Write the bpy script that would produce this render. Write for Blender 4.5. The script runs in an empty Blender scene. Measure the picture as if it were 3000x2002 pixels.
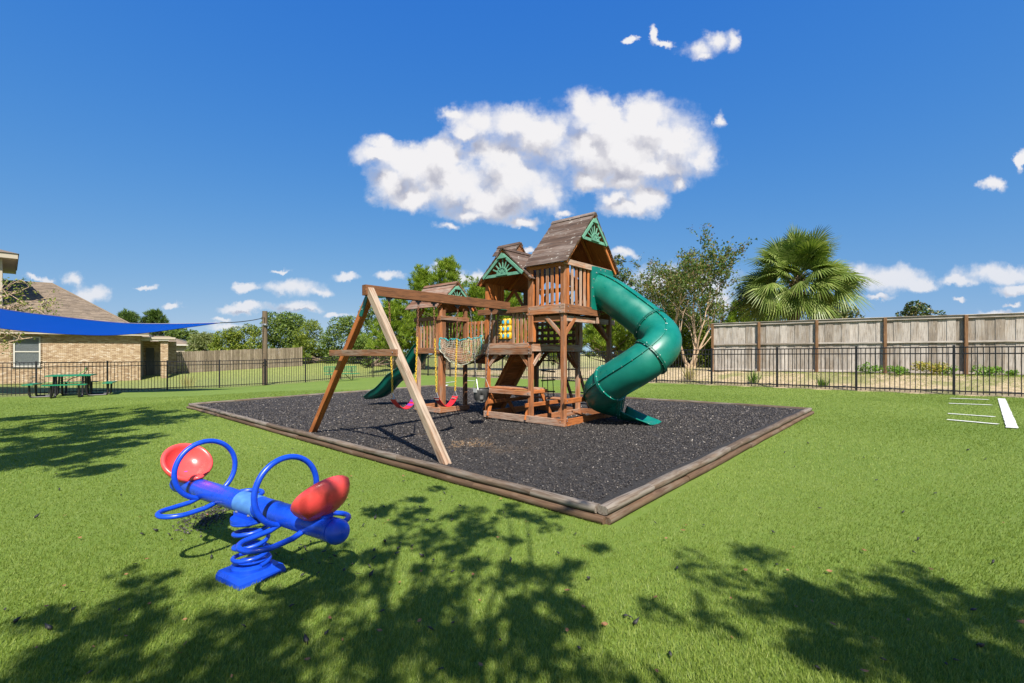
import bpy, math, random
import numpy as np
from mathutils import Matrix, Vector, Quaternion

rng = np.random.default_rng(11)
random.seed(11)
sc = bpy.context.scene
COL = sc.collection
K = 1.28                      # drawing units -> metres
FPX = 1372.0                  # focal length in photo pixels (3000 wide)
HY = 1038.0                   # horizon row of the photo
EYE = 1.17                    # eye height in drawing units (1.5 m)

# ------------------------------------------------------------------ camera
cam_d = bpy.data.cameras.new('camera')
cam_d.sensor_width = 36.0
cam_d.lens = 36.0 * FPX / 3000.0
cam_d.shift_y = (HY - 1001.0) / 3000.0
cam_d.clip_start = 0.05
cam_d.clip_end = 3000.0
cam = bpy.data.objects.new('camera', cam_d)
COL.objects.link(cam)
cam.location = (0, 0, EYE * K)
cam.rotation_euler = (math.radians(90), 0, 0)
sc.camera = cam

# ------------------------------------------------------------------ light
SUN_EL = math.radians(49)
sx, sy = 0.23, -0.973         # horizontal direction towards the sun
SUN_AZ = math.atan2(sx, sy)   # measured from +Y towards +X
to_sun = Vector((sx * math.cos(SUN_EL), sy * math.cos(SUN_EL), math.sin(SUN_EL))).normalized()
sd = bpy.data.lights.new('sun', 'SUN')
sd.energy = 4.6
sd.angle = math.radians(0.5)
sd.color = (1.0, 0.94, 0.84)
sun = bpy.data.objects.new('sun', sd)
COL.objects.link(sun)
sun.rotation_euler = (-to_sun).to_track_quat('-Z', 'Y').to_euler()
sun.location = (0, -20, 40)

sc.view_settings.view_transform = 'Standard'
sc.view_settings.look = 'None'
sc.view_settings.exposure = 1.0
sc.view_settings.gamma = 1.0
sc.view_settings.use_curve_mapping = False
sc.render.engine = 'CYCLES'
sc.cycles.use_denoising = True
sc.cycles.max_bounces = 8
sc.cycles.diffuse_bounces = 3
sc.cycles.glossy_bounces = 3
sc.cycles.transmission_bounces = 4
sc.cycles.transparent_max_bounces = 8
sc.cycles.caustics_reflective = False
sc.cycles.caustics_refractive = False

# ------------------------------------------------------------------ node helpers
class NT:
    def __init__(self, tree):
        self.t = tree
    def n(self, typ, **kw):
        nd = self.t.nodes.new(typ)
        for k, v in kw.items():
            setattr(nd, k, v)
        return nd
    def l(self, a, b):
        self.t.links.new(a, b)
    def math(self, op, a, b=None, c=None, clamp=False):
        nd = self.n('ShaderNodeMath', operation=op, use_clamp=clamp)
        for i, v in enumerate((a, b, c)):
            if v is None:
                continue
            if isinstance(v, (int, float)):
                nd.inputs[i].default_value = v
            else:
                self.l(v, nd.inputs[i])
        return nd.outputs[0]
    def vmath(self, op, a, b=None, c=None):
        nd = self.n('ShaderNodeVectorMath', operation=op)
        for i, v in enumerate((a, b, c)):
            if v is None:
                continue
            if isinstance(v, (tuple, list)):
                nd.inputs[i].default_value = v
            else:
                self.l(v, nd.inputs[i])
        return nd
    def noise(self, vec, scale, detail=3, rough=0.55, dist=0.0):
        nd = self.n('ShaderNodeTexNoise')
        if vec is not None:
            self.l(vec, nd.inputs['Vector'])
        nd.inputs['Scale'].default_value = scale
        nd.inputs['Detail'].default_value = detail
        nd.inputs['Roughness'].default_value = rough
        nd.inputs['Distortion'].default_value = dist
        return nd.outputs['Fac']
    def ramp(self, fac, stops):
        nd = self.n('ShaderNodeValToRGB')
        cr = nd.color_ramp
        while len(cr.elements) < len(stops):
            cr.elements.new(0.5)
        for e, (p, c) in zip(cr.elements, stops):
            e.position = p
            e.color = (c[0], c[1], c[2], 1) if isinstance(c, (tuple, list)) else (c, c, c, 1)
        self.l(fac, nd.inputs[0])
        return nd.outputs[0]
    def mapr(self, v, a, b, c=0.0, d=1.0, smooth=True):
        nd = self.n('ShaderNodeMapRange')
        nd.interpolation_type = 'SMOOTHSTEP' if smooth else 'LINEAR'
        self.l(v, nd.inputs[0])
        for i, x in enumerate((a, b, c, d)):
            nd.inputs[i + 1].default_value = x
        return nd.outputs[0]
    def mix(self, fac, a, b, mode='MIX'):
        nd = self.n('ShaderNodeMix', data_type='RGBA', blend_type=mode)
        for sock, v in ((nd.inputs[0], fac), (nd.inputs[6], a), (nd.inputs[7], b)):
            if isinstance(v, (int, float)):
                sock.default_value = v
            elif isinstance(v, (tuple, list)):
                sock.default_value = (v[0], v[1], v[2], 1)
            else:
                self.l(v, sock)
        return nd.outputs[2]
    def bump(self, h, strength=0.3, dist=0.01):
        nd = self.n('ShaderNodeBump')
        nd.inputs['Strength'].default_value = strength
        nd.inputs['Distance'].default_value = dist
        self.l(h, nd.inputs['Height'])
        return nd.outputs[0]

# ------------------------------------------------------------------ sky with clouds
world = bpy.data.worlds.new('World')
sc.world = world
world.use_nodes = True
wt = NT(world.node_tree)
for nd in list(world.node_tree.nodes):
    world.node_tree.nodes.remove(nd)

def zoomed(lst, x0, y0, s):
    return [(x0 + a * s, y0 + b * s, c * s, d * s) for a, b, c, d in lst]

CLOUDS = []
CLOUDS += zoomed([(400,455,140,60),(380,385,70,38),(550,510,170,95),(440,610,110,90),(560,690,110,55),
    (720,480,120,110),(790,610,220,130),(950,705,200,90),(1020,470,150,110),(1100,610,220,140),(1260,690,120,75),
    (900,285,150,80),(830,330,70,45),(1080,290,180,88),(1250,350,160,120),(1440,245,115,112),(1570,300,130,120),
    (1800,290,150,125),(1700,440,230,150),(1480,440,210,140),(1960,400,160,165),(2085,480,90,75),(1850,520,200,80),
    (1700,600,130,60),(1800,680,110,75),(1690,740,110,42),(1640,690,80,45),(1960,610,52,42),(1340,770,42,22),
    (860,775,140,38),(760,842,52,18),(1140,815,90,26),(780,245,62,34),(2180,285,30,38),(1480,600,110,50)], 900, 200, .5532)
CLOUDS += zoomed([(690,440,62,120),(800,560,120,38),(1260,620,230,105),(1500,490,150,110),(1700,520,80,135),
    (1350,700,150,55),(430,480,75,48)], 1750, 0, .234)
CLOUDS += zoomed([(1000,400,360,112),(720,340,140,90),(1280,450,200,55),(900,565,150,24),(2120,340,390,92),
    (1750,405,190,45),(2270,500,210,50),(2200,632,70,20),(2050,735,150,42),(2320,735,90,40),(1740,592,60,16)], 2300, 700, .2979)
CLOUDS += [(2912,540,30,16),(2992,472,16,30)]
CLOUDS += zoomed([(330,238,36,26),(230,222,74,16),(500,240,80,38),(640,340,132,56),(990,288,84,16),(1222,411,72,22),
    (1930,163,72,14),(1700,288,80,34),(1970,278,130,56),(2110,292,110,50),(2205,312,40,28),(1700,430,150,30),
    (2080,440,110,18),(2300,480,80,20),(1525,508,72,18),(1540,560,140,26)], 0, 720, .4255)
CLOUDS += [(1013,815,38,11),(1141,807,36,13)]
CLOUDS += zoomed([(620,190,150,80),(800,235,160,62),(970,285,140,44),(1090,262,80,60)], 1150, 750, .2232)
CLOUDS += [(1990,822,150,42),(2110,878,48,40),(1822,745,36,14),(1542,732,13,9),(860,900,60,16)]

grp = bpy.data.node_groups.new('cloud_field', 'ShaderNodeTree')
grp.interface.new_socket('Vector', in_out='INPUT', socket_type='NodeSocketVector')
grp.interface.new_socket('Field', in_out='OUTPUT', socket_type='NodeSocketFloat')
gt = NT(grp)
gi = gt.n('NodeGroupInput')
go = gt.n('NodeGroupOutput')
level = []
for (cx, cy, rx, ry) in CLOUDS:
    qx, qz = (cx - 1500) / FPX, (HY - cy) / FPX
    irx, irz = FPX / rx, FPX / ry
    v = gt.vmath('MULTIPLY_ADD', gi.outputs[0], (irx, irz, 0), (-qx * irx, -qz * irz, 0))
    ln = gt.vmath('LENGTH', v.outputs[0])
    level.append(ln.outputs['Value'])
while len(level) > 1:
    nxt = []
    for i in range(0, len(level) - 1, 2):
        nxt.append(gt.math('SMOOTH_MIN', level[i], level[i + 1], 0.60))
    if len(level) % 2:
        nxt.append(level[-1])
    level = nxt
gt.l(level[0], go.inputs[0])

tc = wt.n('ShaderNodeTexCoord')
sep = wt.n('ShaderNodeSeparateXYZ')
wt.l(tc.outputs['Generated'], sep.inputs[0])
yy = wt.math('MAXIMUM', sep.outputs['Y'], 0.02)
qx = wt.math('DIVIDE', sep.outputs['X'], yy)
qz = wt.math('DIVIDE', sep.outputs['Z'], yy)
cq = wt.n('ShaderNodeCombineXYZ')
wt.l(qx, cq.inputs[0]); wt.l(qz, cq.inputs[1])
Q = cq.outputs[0]
# warp the coordinates so that the outlines billow
nz1 = wt.n('ShaderNodeTexNoise'); nz1.noise_dimensions = '2D'
wt.l(Q, nz1.inputs['Vector'])
nz1.inputs['Scale'].default_value = 13
nz1.inputs['Detail'].default_value = 7
nz1.inputs['Roughness'].default_value = 0.62
off = wt.vmath('SUBTRACT', nz1.outputs['Color'], (0.5, 0.5, 0.5))
warp = wt.vmath('MULTIPLY_ADD', off.outputs[0], (0.072, 0.052, 0), Q)
def field(vec):
    g_ = wt.n('ShaderNodeGroup'); g_.node_tree = grp
    wt.l(vec, g_.inputs[0])
    return g_.outputs[0]
def billow(vec):
    vo = wt.n('ShaderNodeTexVoronoi'); vo.voronoi_dimensions = '2D'; vo.feature = 'SMOOTH_F1'
    wt.l(vec, vo.inputs['Vector'])
    vo.inputs['Scale'].default_value = 17
    vo.inputs['Detail'].default_value = 2.0
    vo.inputs['Roughness'].default_value = 0.55
    vo.inputs['Smoothness'].default_value = 0.6
    return vo.outputs['Distance']
F0 = field(warp.outputs[0])
up = wt.vmath('ADD', warp.outputs[0], (0.010, 0.050, 0))
F1 = field(up.outputs[0])
b0 = billow(warp.outputs[0])
b1 = billow(wt.vmath('ADD', warp.outputs[0], (0.004, 0.012, 0)).outputs[0])
f0 = wt.math('MULTIPLY_ADD', b0, 0.34, F0)
nz2 = wt.n('ShaderNodeTexNoise'); nz2.noise_dimensions = '2D'
wt.l(Q, nz2.inputs['Vector'])
nz2.inputs['Scale'].default_value = 30
nz2.inputs['Detail'].default_value = 6
nz2.inputs['Roughness'].default_value = 0.62
nsh = wt.math('SUBTRACT', nz2.outputs['Fac'], 0.5)
nlow = wt.noise(Q, 6.0, 2, 0.5)
dens = wt.math('SUBTRACT', 1.66, f0)
dens = wt.math('MULTIPLY_ADD', nsh, 0.70, dens)
dens = wt.math('MULTIPLY_ADD', wt.math('SUBTRACT', nlow, 0.5), 0.22, dens)
soft = wt.mapr(nlow, 0.35, 0.65, 1.3, 0.75)
alpha = wt.math('DIVIDE', wt.math('ADD', dens, 0.06), soft, clamp=True)
alpha = wt.mapr(alpha, 0.0, 1.0)
front = wt.mapr(sep.outputs['Y'], 0.05, 0.12)
above = wt.mapr(sep.outputs['Z'], 0.0, 0.02)
alpha = wt.math('MULTIPLY', alpha, front)
alpha = wt.math('MULTIPLY', alpha, above)
alpha = wt.math('MULTIPLY', alpha, wt.mapr(sep.outputs['Z'], 0.06, 0.32, 0.80, 1.0))
# cloud shade is painted into the colour: darker where more cloud lies above
lit = wt.math('MULTIPLY', wt.math('SUBTRACT', F1, F0), 0.62)
lit = wt.math('MULTIPLY_ADD', wt.math('SUBTRACT', b1, b0), 0.30, lit)
lit = wt.math('MULTIPLY_ADD', nsh, 0.10, lit)
lit = wt.mapr(lit, -0.46, 0.16)
thick = wt.mapr(dens, 0.15, 0.85)
inv = wt.math('SUBTRACT', 1.0, lit)
shade = wt.math('MULTIPLY', thick, inv)
ccol = wt.ramp(shade, [(0.0, (0.78, 0.77, 0.785)), (0.35, (0.62, 0.615, 0.655)), (1.0, (0.36, 0.375, 0.46))])

sky = wt.n('ShaderNodeTexSky', sky_type='NISHITA')
sky.sun_disc = False
sky.sun_elevation = SUN_EL
sky.sun_rotation = SUN_AZ
sky.altitude = 0
sky.air_density = 1.0
sky.dust_density = 0.25
sky.ozone_density = 3.2
bg1 = wt.n('ShaderNodeBackground'); bg1.inputs[1].default_value = 0.0640
hs = wt.n('ShaderNodeHueSaturation'); hs.inputs['Saturation'].default_value = 1.12
svec = wt.vmath('MULTIPLY_ADD', tc.outputs['Generated'], (1, 1, 0.78), (0, 0, 0.20))
wt.l(wt.vmath('NORMALIZE', svec.outputs[0]).outputs[0], sky.inputs['Vector'])
wt.l(sky.outputs[0], hs.inputs['Color'])
# deepen the blue the way the photograph's colour rendering does (one curve per channel, all round the sky)
sc_ = wt.n('ShaderNodeSeparateColor'); wt.l(hs.outputs[0], sc_.inputs[0])
cc_ = wt.n('ShaderNodeCombineColor')
red = wt.math('MULTIPLY', wt.math('POWER', sc_.outputs[0], 2.08), 0.979)
red = wt.math('MINIMUM', red, wt.math('MULTIPLY', sc_.outputs[0], 1.75))
wt.l(red, cc_.inputs[0])
wt.l(wt.math('MULTIPLY', wt.math('POWER', sc_.outputs[1], 1.064), 1.219), cc_.inputs[1])
wt.l(wt.math('MULTIPLY', wt.math('POWER', sc_.outputs[2], 0.226), 3.973), cc_.inputs[2])
wt.l(cc_.outputs[0], bg1.inputs[0])
bg2 = wt.n('ShaderNodeBackground'); bg2.inputs[1].default_value = 0.575
wt.l(ccol, bg2.inputs[0])
mixw = wt.n('ShaderNodeMixShader')
wt.l(alpha, mixw.inputs[0]); wt.l(bg1.outputs[0], mixw.inputs[1]); wt.l(bg2.outputs[0], mixw.inputs[2])
wout = wt.n('ShaderNodeOutputWorld')
wt.l(mixw.outputs[0], wout.inputs[0])
world.cycles.sampling_method = 'MANUAL'
world.cycles.sample_map_resolution = 256

# ------------------------------------------------------------------ materials
MATS = {}
def new_mat(name):
    m = bpy.data.materials.new(name)
    m.use_nodes = True
    t = NT(m.node_tree)
    bsdf = m.node_tree.nodes['Principled BSDF']
    MATS[name] = m
    return m, t, bsdf

def wood(name, fresh, grey, dark, weather=0.5, rough=0.8, scale=1.0, knots=True, lichen=False):
    """fresh stain, silvered wear, dark grain; grain runs along local X"""
    m, t, b = new_mat(name)
    tc = t.n('ShaderNodeTexCoord')
    oi = t.n('ShaderNodeObjectInfo')
    offv = t.n('ShaderNodeCombineXYZ')
    r7 = t.math('MULTIPLY', oi.outputs['Random'], 37.0)
    t.l(r7, offv.inputs[0]); t.l(r7, offv.inputs[1])
    p = t.vmath('ADD', tc.outputs['Object'], offv.outputs[0]).outputs[0]
    pg = t.vmath('MULTIPLY', p, (1.6 * scale, 26 * scale, 26 * scale)).outputs[0]
    pm = t.vmath('MULTIPLY', p, (1.0, 5, 5)).outputs[0]
    g1 = t.noise(pg, 2.0, 5, 0.6, 0.4)
    g2 = t.noise(pm, 1.6, 4, 0.6)
    g3 = t.noise(p, 2.2, 3)
    w = t.math('ADD', t.math('MULTIPLY', g2, 0.9), t.math('MULTIPLY', g1, 0.5))
    w = t.math('ADD', w, t.math('MULTIPLY', t.math('SUBTRACT', oi.outputs['Random'], 0.5), 0.28))
    wf = t.mapr(w, 0.98 - weather * 0.62, 1.16 - weather * 0.45)
    c = t.mix(wf, fresh, grey)
    gd = t.mapr(g1, 0.32, 0.56)
    c = t.mix(t.math('MULTIPLY', t.math('SUBTRACT', 1.0, gd), 0.78), c, dark)
    # per board tone
    tone = t.math('MULTIPLY_ADD', oi.outputs['Random'], 0.5, 0.75)
    tone = t.math('MULTIPLY', tone, t.math('MULTIPLY_ADD', g3, 0.6, 0.7))
    tcn = t.n('ShaderNodeCombineColor')
    for i in range(3):
        t.l(tone, tcn.inputs[i])
    c = t.mix(1.0, c, tcn.outputs[0], 'MULTIPLY')
    if knots:
        vo = t.n('ShaderNodeTexVoronoi')
        pk = t.vmath('MULTIPLY', p, (3.2, 9, 9)).outputs[0]
        t.l(pk, vo.inputs['Vector'])
        vo.inputs['Scale'].default_value = 1.0
        kn = t.mapr(vo.outputs['Distance'], 0.10, 0.19, 1.0, 0.0)
        c = t.mix(t.math('MULTIPLY', kn, 0.45), c, [min(1, x * 1.3 + .02) for x in fresh])
    if lichen:
        ln = t.noise(t.vmath('MULTIPLY', p, (9, 16, 16)).outputs[0], 1.0, 3, 0.5)
        c = t.mix(t.math('MULTIPLY', t.mapr(ln, 0.64, 0.70), 0.75), c, (0.40, 0.38, 0.34))
    t.l(c, b.inputs['Base Color'])
    b.inputs['Roughness'].default_value = rough
    b.inputs['Specular IOR Level'].default_value = 0.25
    t.l(t.bump(g1, 0.35, 0.004), b.inputs['Normal'])
    return m

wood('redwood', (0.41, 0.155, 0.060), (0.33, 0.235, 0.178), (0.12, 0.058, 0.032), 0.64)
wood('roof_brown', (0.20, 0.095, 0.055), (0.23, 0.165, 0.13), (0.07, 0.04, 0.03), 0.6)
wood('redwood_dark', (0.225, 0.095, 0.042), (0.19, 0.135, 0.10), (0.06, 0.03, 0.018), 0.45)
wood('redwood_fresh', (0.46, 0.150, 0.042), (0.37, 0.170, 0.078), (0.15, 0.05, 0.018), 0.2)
wood('bleached', (0.30, 0.145, 0.072), (0.315, 0.245, 0.185), (0.15, 0.095, 0.06), 0.85, scale=0.8)
wood('roof_board', (0.105, 0.066, 0.048), (0.165, 0.130, 0.112), (0.042, 0.032, 0.028), 0.6, lichen=True)
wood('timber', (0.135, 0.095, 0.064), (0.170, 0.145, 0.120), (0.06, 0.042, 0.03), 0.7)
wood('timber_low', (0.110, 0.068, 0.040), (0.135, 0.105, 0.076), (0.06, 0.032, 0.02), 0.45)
wood('fence_grey', (0.31, 0.255, 0.20), (0.37, 0.335, 0.30), (0.16, 0.135, 0.115), 0.8, scale=0.7)
wood('fence_post', (0.235, 0.125, 0.060), (0.22, 0.160, 0.108), (0.09, 0.05, 0.028), 0.45, scale=0.7)
wood('fence_tan', (0.185, 0.145, 0.100), (0.225, 0.185, 0.140), (0.10, 0.075, 0.052), 0.6, knots=False)
wood('pole_wood', (0.165, 0.12, 0.078), (0.19, 0.15, 0.11), (0.10, 0.075, 0.05), 0.5, knots=False)

def simple(name, col, rough=0.5, metal=0.0, noise=0.0, nscale=8, bump=0.0, spec=0.5, bscale=60):
    m, t, b = new_mat(name)
    b.inputs['Roughness'].default_value = rough
    b.inputs['Metallic'].default_value = metal
    b.inputs['Specular IOR Level'].default_value = spec
    b.inputs['Base Color'].default_value = (*col, 1)
    if noise > 0 or bump > 0:
        tc = t.n('ShaderNodeTexCoord')
    if noise > 0:
        nf = t.noise(tc.outputs['Object'], nscale, 5, 0.6)
        lo = [c * (1 - noise) for c in col]
        hi = [min(1, c * (1 + noise)) for c in col]
        c = t.ramp(nf, [(0.3, lo), (0.7, hi)])
        t.l(c, b.inputs['Base Color'])
        rr = t.mapr(nf, 0.3, 0.7, max(0.02, rough - 0.08), min(1, rough + 0.12))
        t.l(rr, b.inputs['Roughness'])
    if bump > 0:
        t.l(t.bump(t.noise(tc.outputs['Object'], bscale, 3), bump, 0.004), b.inputs['Normal'])
    return m

simple('green_plastic', (0.003, 0.140, 0.104), 0.34, noise=0.16, nscale=3)
simple('green_flange', (0.002, 0.10, 0.07), 0.4)
simple('green_paint', (0.105, 0.265, 0.185), 0.65, noise=0.22, nscale=6)
simple('blue_paint', (0.006, 0.055, 0.52), 0.3, noise=0.18, nscale=9)
simple('blue_faded', (0.06, 0.18, 0.46), 0.5, noise=0.25, nscale=12)
simple('blue_band', (0.012, 0.018, 0.16), 0.35)
simple('red_plastic', (0.74, 0.070, 0.066), 0.28, noise=0.12, nscale=7)
simple('red_swing', (0.55, 0.018, 0.020), 0.42)
simple('purple_swing', (0.20, 0.03, 0.28), 0.45)
simple('black_metal', (0.012, 0.010, 0.013), 0.38)
simple('galvanised', (0.42, 0.42, 0.42), 0.42, metal=0.75)
simple('dull_steel', (0.16, 0.155, 0.15), 0.5, metal=0.6)
simple('rust_chain', (0.20, 0.085, 0.045), 0.7, metal=0.3)
simple('yellow_coat', (0.58, 0.36, 0.025), 0.4)
simple('yellow_plastic', (0.62, 0.36, 0.02), 0.38, noise=0.06)
simple('sky_blue_plastic', (0.06, 0.40, 0.60), 0.4)
simple('dark_plastic', (0.045, 0.045, 0.045), 0.5, noise=0.2)
simple('grey_plastic', (0.32, 0.32, 0.31), 0.5)
simple('rope_dark', (0.03, 0.027, 0.028), 0.8)
simple('cord_cream', (0.46, 0.44, 0.35), 0.85)
simple('cord_lime', (0.42, 0.55, 0.16), 0.85)
simple('rope_teal', (0.03, 0.30, 0.31), 0.85)
simple('table_green', (0.006, 0.17, 0.08), 0.35)
simple('white_trim', (0.46, 0.44, 0.39), 0.6)
simple('cream_trim', (0.38, 0.33, 0.26), 0.65)
simple('blind', (0.55, 0.56, 0.55), 0.6)
simple('white_paint', (0.58, 0.58, 0.55), 0.8, noise=0.1, nscale=20)
simple('mortar', (0.30, 0.25, 0.19), 0.95, noise=0.1)
simple('hose_green', (0.06, 0.32, 0.07), 0.5)
simple('bark', (0.16, 0.115, 0.08), 0.9, noise=0.35, nscale=10, bump=0.6, bscale=20)
simple('bark_pale', (0.42, 0.30, 0.20), 0.8, noise=0.25, nscale=6)
simple('bark_dark', (0.07, 0.05, 0.04), 0.9, noise=0.3)
simple('palm_boot', (0.30, 0.20, 0.115), 0.9, noise=0.4, nscale=10)
simple('rubber_chip', (0.022, 0.021, 0.021), 0.62)
simple('dry_leaf', (0.22, 0.105, 0.04), 0.7, noise=0.4, nscale=30)
simple('soffit', (0.40, 0.35, 0.28), 0.8)

m, t, b = new_mat('window_glass')
b.inputs['Base Color'].default_value = (0.05, 0.07, 0.08, 1)
b.inputs['Roughness'].default_value = 0.06
b.inputs['Alpha'].default_value = 0.35

def leaf_mat(name, c_lo, c_mid, c_hi, trans=0.35, rough=0.55):
    m, t, b = new_mat(name)
    geo = t.n('ShaderNodeNewGeometry')
    c = t.ramp(geo.outputs['Random Per Island'], [(0.0, c_lo), (0.55, c_mid), (1.0, c_hi)])
    t.l(c, b.inputs['Base Color'])
    b.inputs['Roughness'].default_value = rough
    b.inputs['Specular IOR Level'].default_value = 0.3
    tr = t.n('ShaderNodeBsdfTranslucent')
    c2 = t.mix(1.0, c, (1.25, 1.3, 0.6), 'MULTIPLY')
    t.l(c2, tr.inputs['Color'])
    mx = t.n('ShaderNodeMixShader')
    mx.inputs[0].default_value = trans
    out = m.node_tree.nodes['Material Output']
    t.l(b.outputs[0], mx.inputs[1]); t.l(tr.outputs[0], mx.inputs[2])
    t.l(mx.outputs[0], out.inputs['Surface'])
    return m
leaf_mat('leaf_mid', (0.058, 0.100, 0.016), (0.110, 0.170, 0.028), (0.195, 0.25, 0.05))
leaf_mat('leaf_shrub', (0.09, 0.135, 0.016), (0.17, 0.225, 0.026), (0.27, 0.30, 0.045))
leaf_mat('leaf_pale', (0.12, 0.15, 0.05), (0.19, 0.225, 0.075), (0.27, 0.29, 0.11))
leaf_mat('leaf_magnolia', (0.03, 0.055, 0.014), (0.06, 0.10, 0.022), (0.19, 0.145, 0.05), 0.12, 0.35)
leaf_mat('leaf_crape', (0.055, 0.105, 0.020), (0.105, 0.165, 0.030), (0.20, 0.14, 0.05), 0.35)
leaf_mat('leaf_seed', (0.08, 0.05, 0.05), (0.13, 0.085, 0.075), (0.18, 0.10, 0.07), 0.1)
leaf_mat('needle', (0.095, 0.16, 0.014), (0.185, 0.27, 0.024), (0.30, 0.37, 0.045), 0.42)
leaf_mat('needle_dark', (0.045, 0.085, 0.018), (0.075, 0.13, 0.025), (0.12, 0.18, 0.035), 0.3)
leaf_mat('palm_leaf', (0.09, 0.14, 0.026), (0.155, 0.215, 0.045), (0.29, 0.33, 0.11), 0.28, 0.38)
leaf_mat('weed', (0.09, 0.19, 0.025), (0.15, 0.28, 0.04), (0.24, 0.34, 0.06), 0.35)
leaf_mat('weed_yellow', (0.22, 0.24, 0.05), (0.34, 0.33, 0.07), (0.42, 0.28, 0.09), 0.35)
leaf_mat('blade', (0.112, 0.168, 0.022), (0.190, 0.258, 0.038), (0.30, 0.355, 0.092), 0.36, 0.5)
leaf_mat('dry_grass', (0.34, 0.28, 0.10), (0.42, 0.34, 0.15), (0.24, 0.26, 0.07), 0.25)

# turf sheet
m, t, b = new_mat('turf')
tc = t.n('ShaderNodeTexCoord')
P = tc.outputs['Object']
n1 = t.noise(P, 0.55, 4, 0.6); n2 = t.noise(P, 9, 4, 0.65); n3 = t.noise(P, 120, 2, 0.7); n4 = t.noise(P, 42, 3, 0.7)
c = t.ramp(n1, [(0.3, (0.112, 0.175, 0.026)), (0.7, (0.142, 0.202, 0.034))])
c = t.mix(t.math('MULTIPLY', t.mapr(n2, 0.4, 0.75), 0.35), c, (0.185, 0.225, 0.062))
c = t.mix(t.math('MULTIPLY', t.mapr(n3, 0.48, 0.34), 0.55), c, (0.055, 0.105, 0.014))
c = t.mix(t.math('MULTIPLY', t.mapr(n4, 0.55, 0.72), 0.4), c, (0.22, 0.265, 0.09))
t.l(c, b.inputs['Base Color'])
b.inputs['Roughness'].default_value = 0.85
b.inputs['Specular IOR Level'].default_value = 0.2
bh = t.math('ADD', t.math('MULTIPLY', n4, 0.6), t.math('MULTIPLY', n3, 0.5))
t.l(t.bump(bh, 0.75, 0.02), b.inputs['Normal'])

# land outside the fence: lawn to the left, dry sandy bank to the right
m, t, b = new_mat('terrain')
tc = t.n('ShaderNodeTexCoord')
P = tc.outputs['Object']
at_ = t.n('ShaderNodeAttribute'); at_.attribute_name = 'sand'
n1 = t.noise(P, 0.5, 5, 0.65); n2 = t.noise(P, 5, 5, 0.7); n3 = t.noise(P, 40, 2, 0.7)
lawn = t.ramp(n2, [(0.3, (0.13, 0.175, 0.03)), (0.55, (0.23, 0.26, 0.065)), (0.75, (0.34, 0.32, 0.12))])
sand = t.ramp(n2, [(0.3, (0.24, 0.205, 0.085)), (0.5, (0.47, 0.36, 0.215)), (0.75, (0.60, 0.475, 0.32))])
sand = t.mix(t.math('MULTIPLY', t.mapr(n1, 0.48, 0.62), 0.7), sand, (0.20, 0.22, 0.06))
c = t.mix(at_.outputs['Fac'], lawn, sand)
c = t.mix(t.math('MULTIPLY', t.mapr(n3, 0.5, 0.3), 0.5), c, (0.08, 0.09, 0.025))
t.l(c, b.inputs['Base Color'])
b.inputs['Roughness'].default_value = 0.95
t.l(t.bump(t.math('ADD', n2, n3), 0.8, 0.05), b.inputs['Normal'])

# rubber mulch sheet and chips
m, t, b = new_mat('mulch')
tc = t.n('ShaderNodeTexCoord')
P = tc.outputs['Object']
n1 = t.noise(P, 45, 4, 0.7); n2 = t.noise(P, 0.9, 4, 0.6)
at_ = t.n('ShaderNodeAttribute'); at_.attribute_name = 'bare'
c = t.ramp(n1, [(0.35, (0.012, 0.011, 0.010)), (0.6, (0.042, 0.037, 0.034)), (0.8, (0.10, 0.092, 0.085))])
c = t.mix(t.math('MULTIPLY', t.math('MULTIPLY', at_.outputs['Fac'], t.mapr(n2, 0.52, 0.62)), 0.8), c, (0.36, 0.225, 0.105))
t.l(c, b.inputs['Base Color'])
b.inputs['Roughness'].default_value = 0.8
t.l(t.bump(n1, 1.0, 0.04), b.inputs['Normal'])

m, t, b = new_mat('mulch_chip')
geo = t.n('ShaderNodeNewGeometry')
c = t.ramp(geo.outputs['Random Per Island'], [(0.0, (0.012, 0.010, 0.010)), (0.45, (0.038, 0.033, 0.031)), (0.90, (0.088, 0.078, 0.072)), (0.975, (0.14, 0.125, 0.11)), (1.0, (0.36, 0.32, 0.28))])
t.l(c, b.inputs['Base Color'])
b.inputs['Roughness'].default_value = 0.55
b.inputs['Specular IOR Level'].default_value = 0.35

# brick (random per brick)
m, t, b = new_mat('brick')
geo = t.n('ShaderNodeNewGeometry')
tc = t.n('ShaderNodeTexCoord')
c = t.ramp(geo.outputs['Random Per Island'], [(0.0, (0.27, 0.175, 0.105)), (0.3, (0.38, 0.27, 0.165)), (0.8, (0.46, 0.34, 0.22)), (1.0, (0.56, 0.46, 0.35))])
nf = t.noise(tc.outputs['Object'], 30, 4, 0.7)
c = t.mix(t.math('MULTIPLY', t.mapr(nf, 0.55, 0.3), 0.4), c, (0.24, 0.15, 0.09))
t.l(c, b.inputs['Base Color'])
b.inputs['Roughness'].default_value = 0.9

# roof shingles (random per shingle)
m, t, b = new_mat('shingle')
geo = t.n('ShaderNodeNewGeometry')
c = t.ramp(geo.outputs['Random Per Island'], [(0.0, (0.105, 0.080, 0.058)), (0.5, (0.165, 0.126, 0.090)), (1.0, (0.225, 0.175, 0.128))])
t.l(c, b.inputs['Base Color'])
b.inputs['Roughness'].default_value = 0.95

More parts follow.
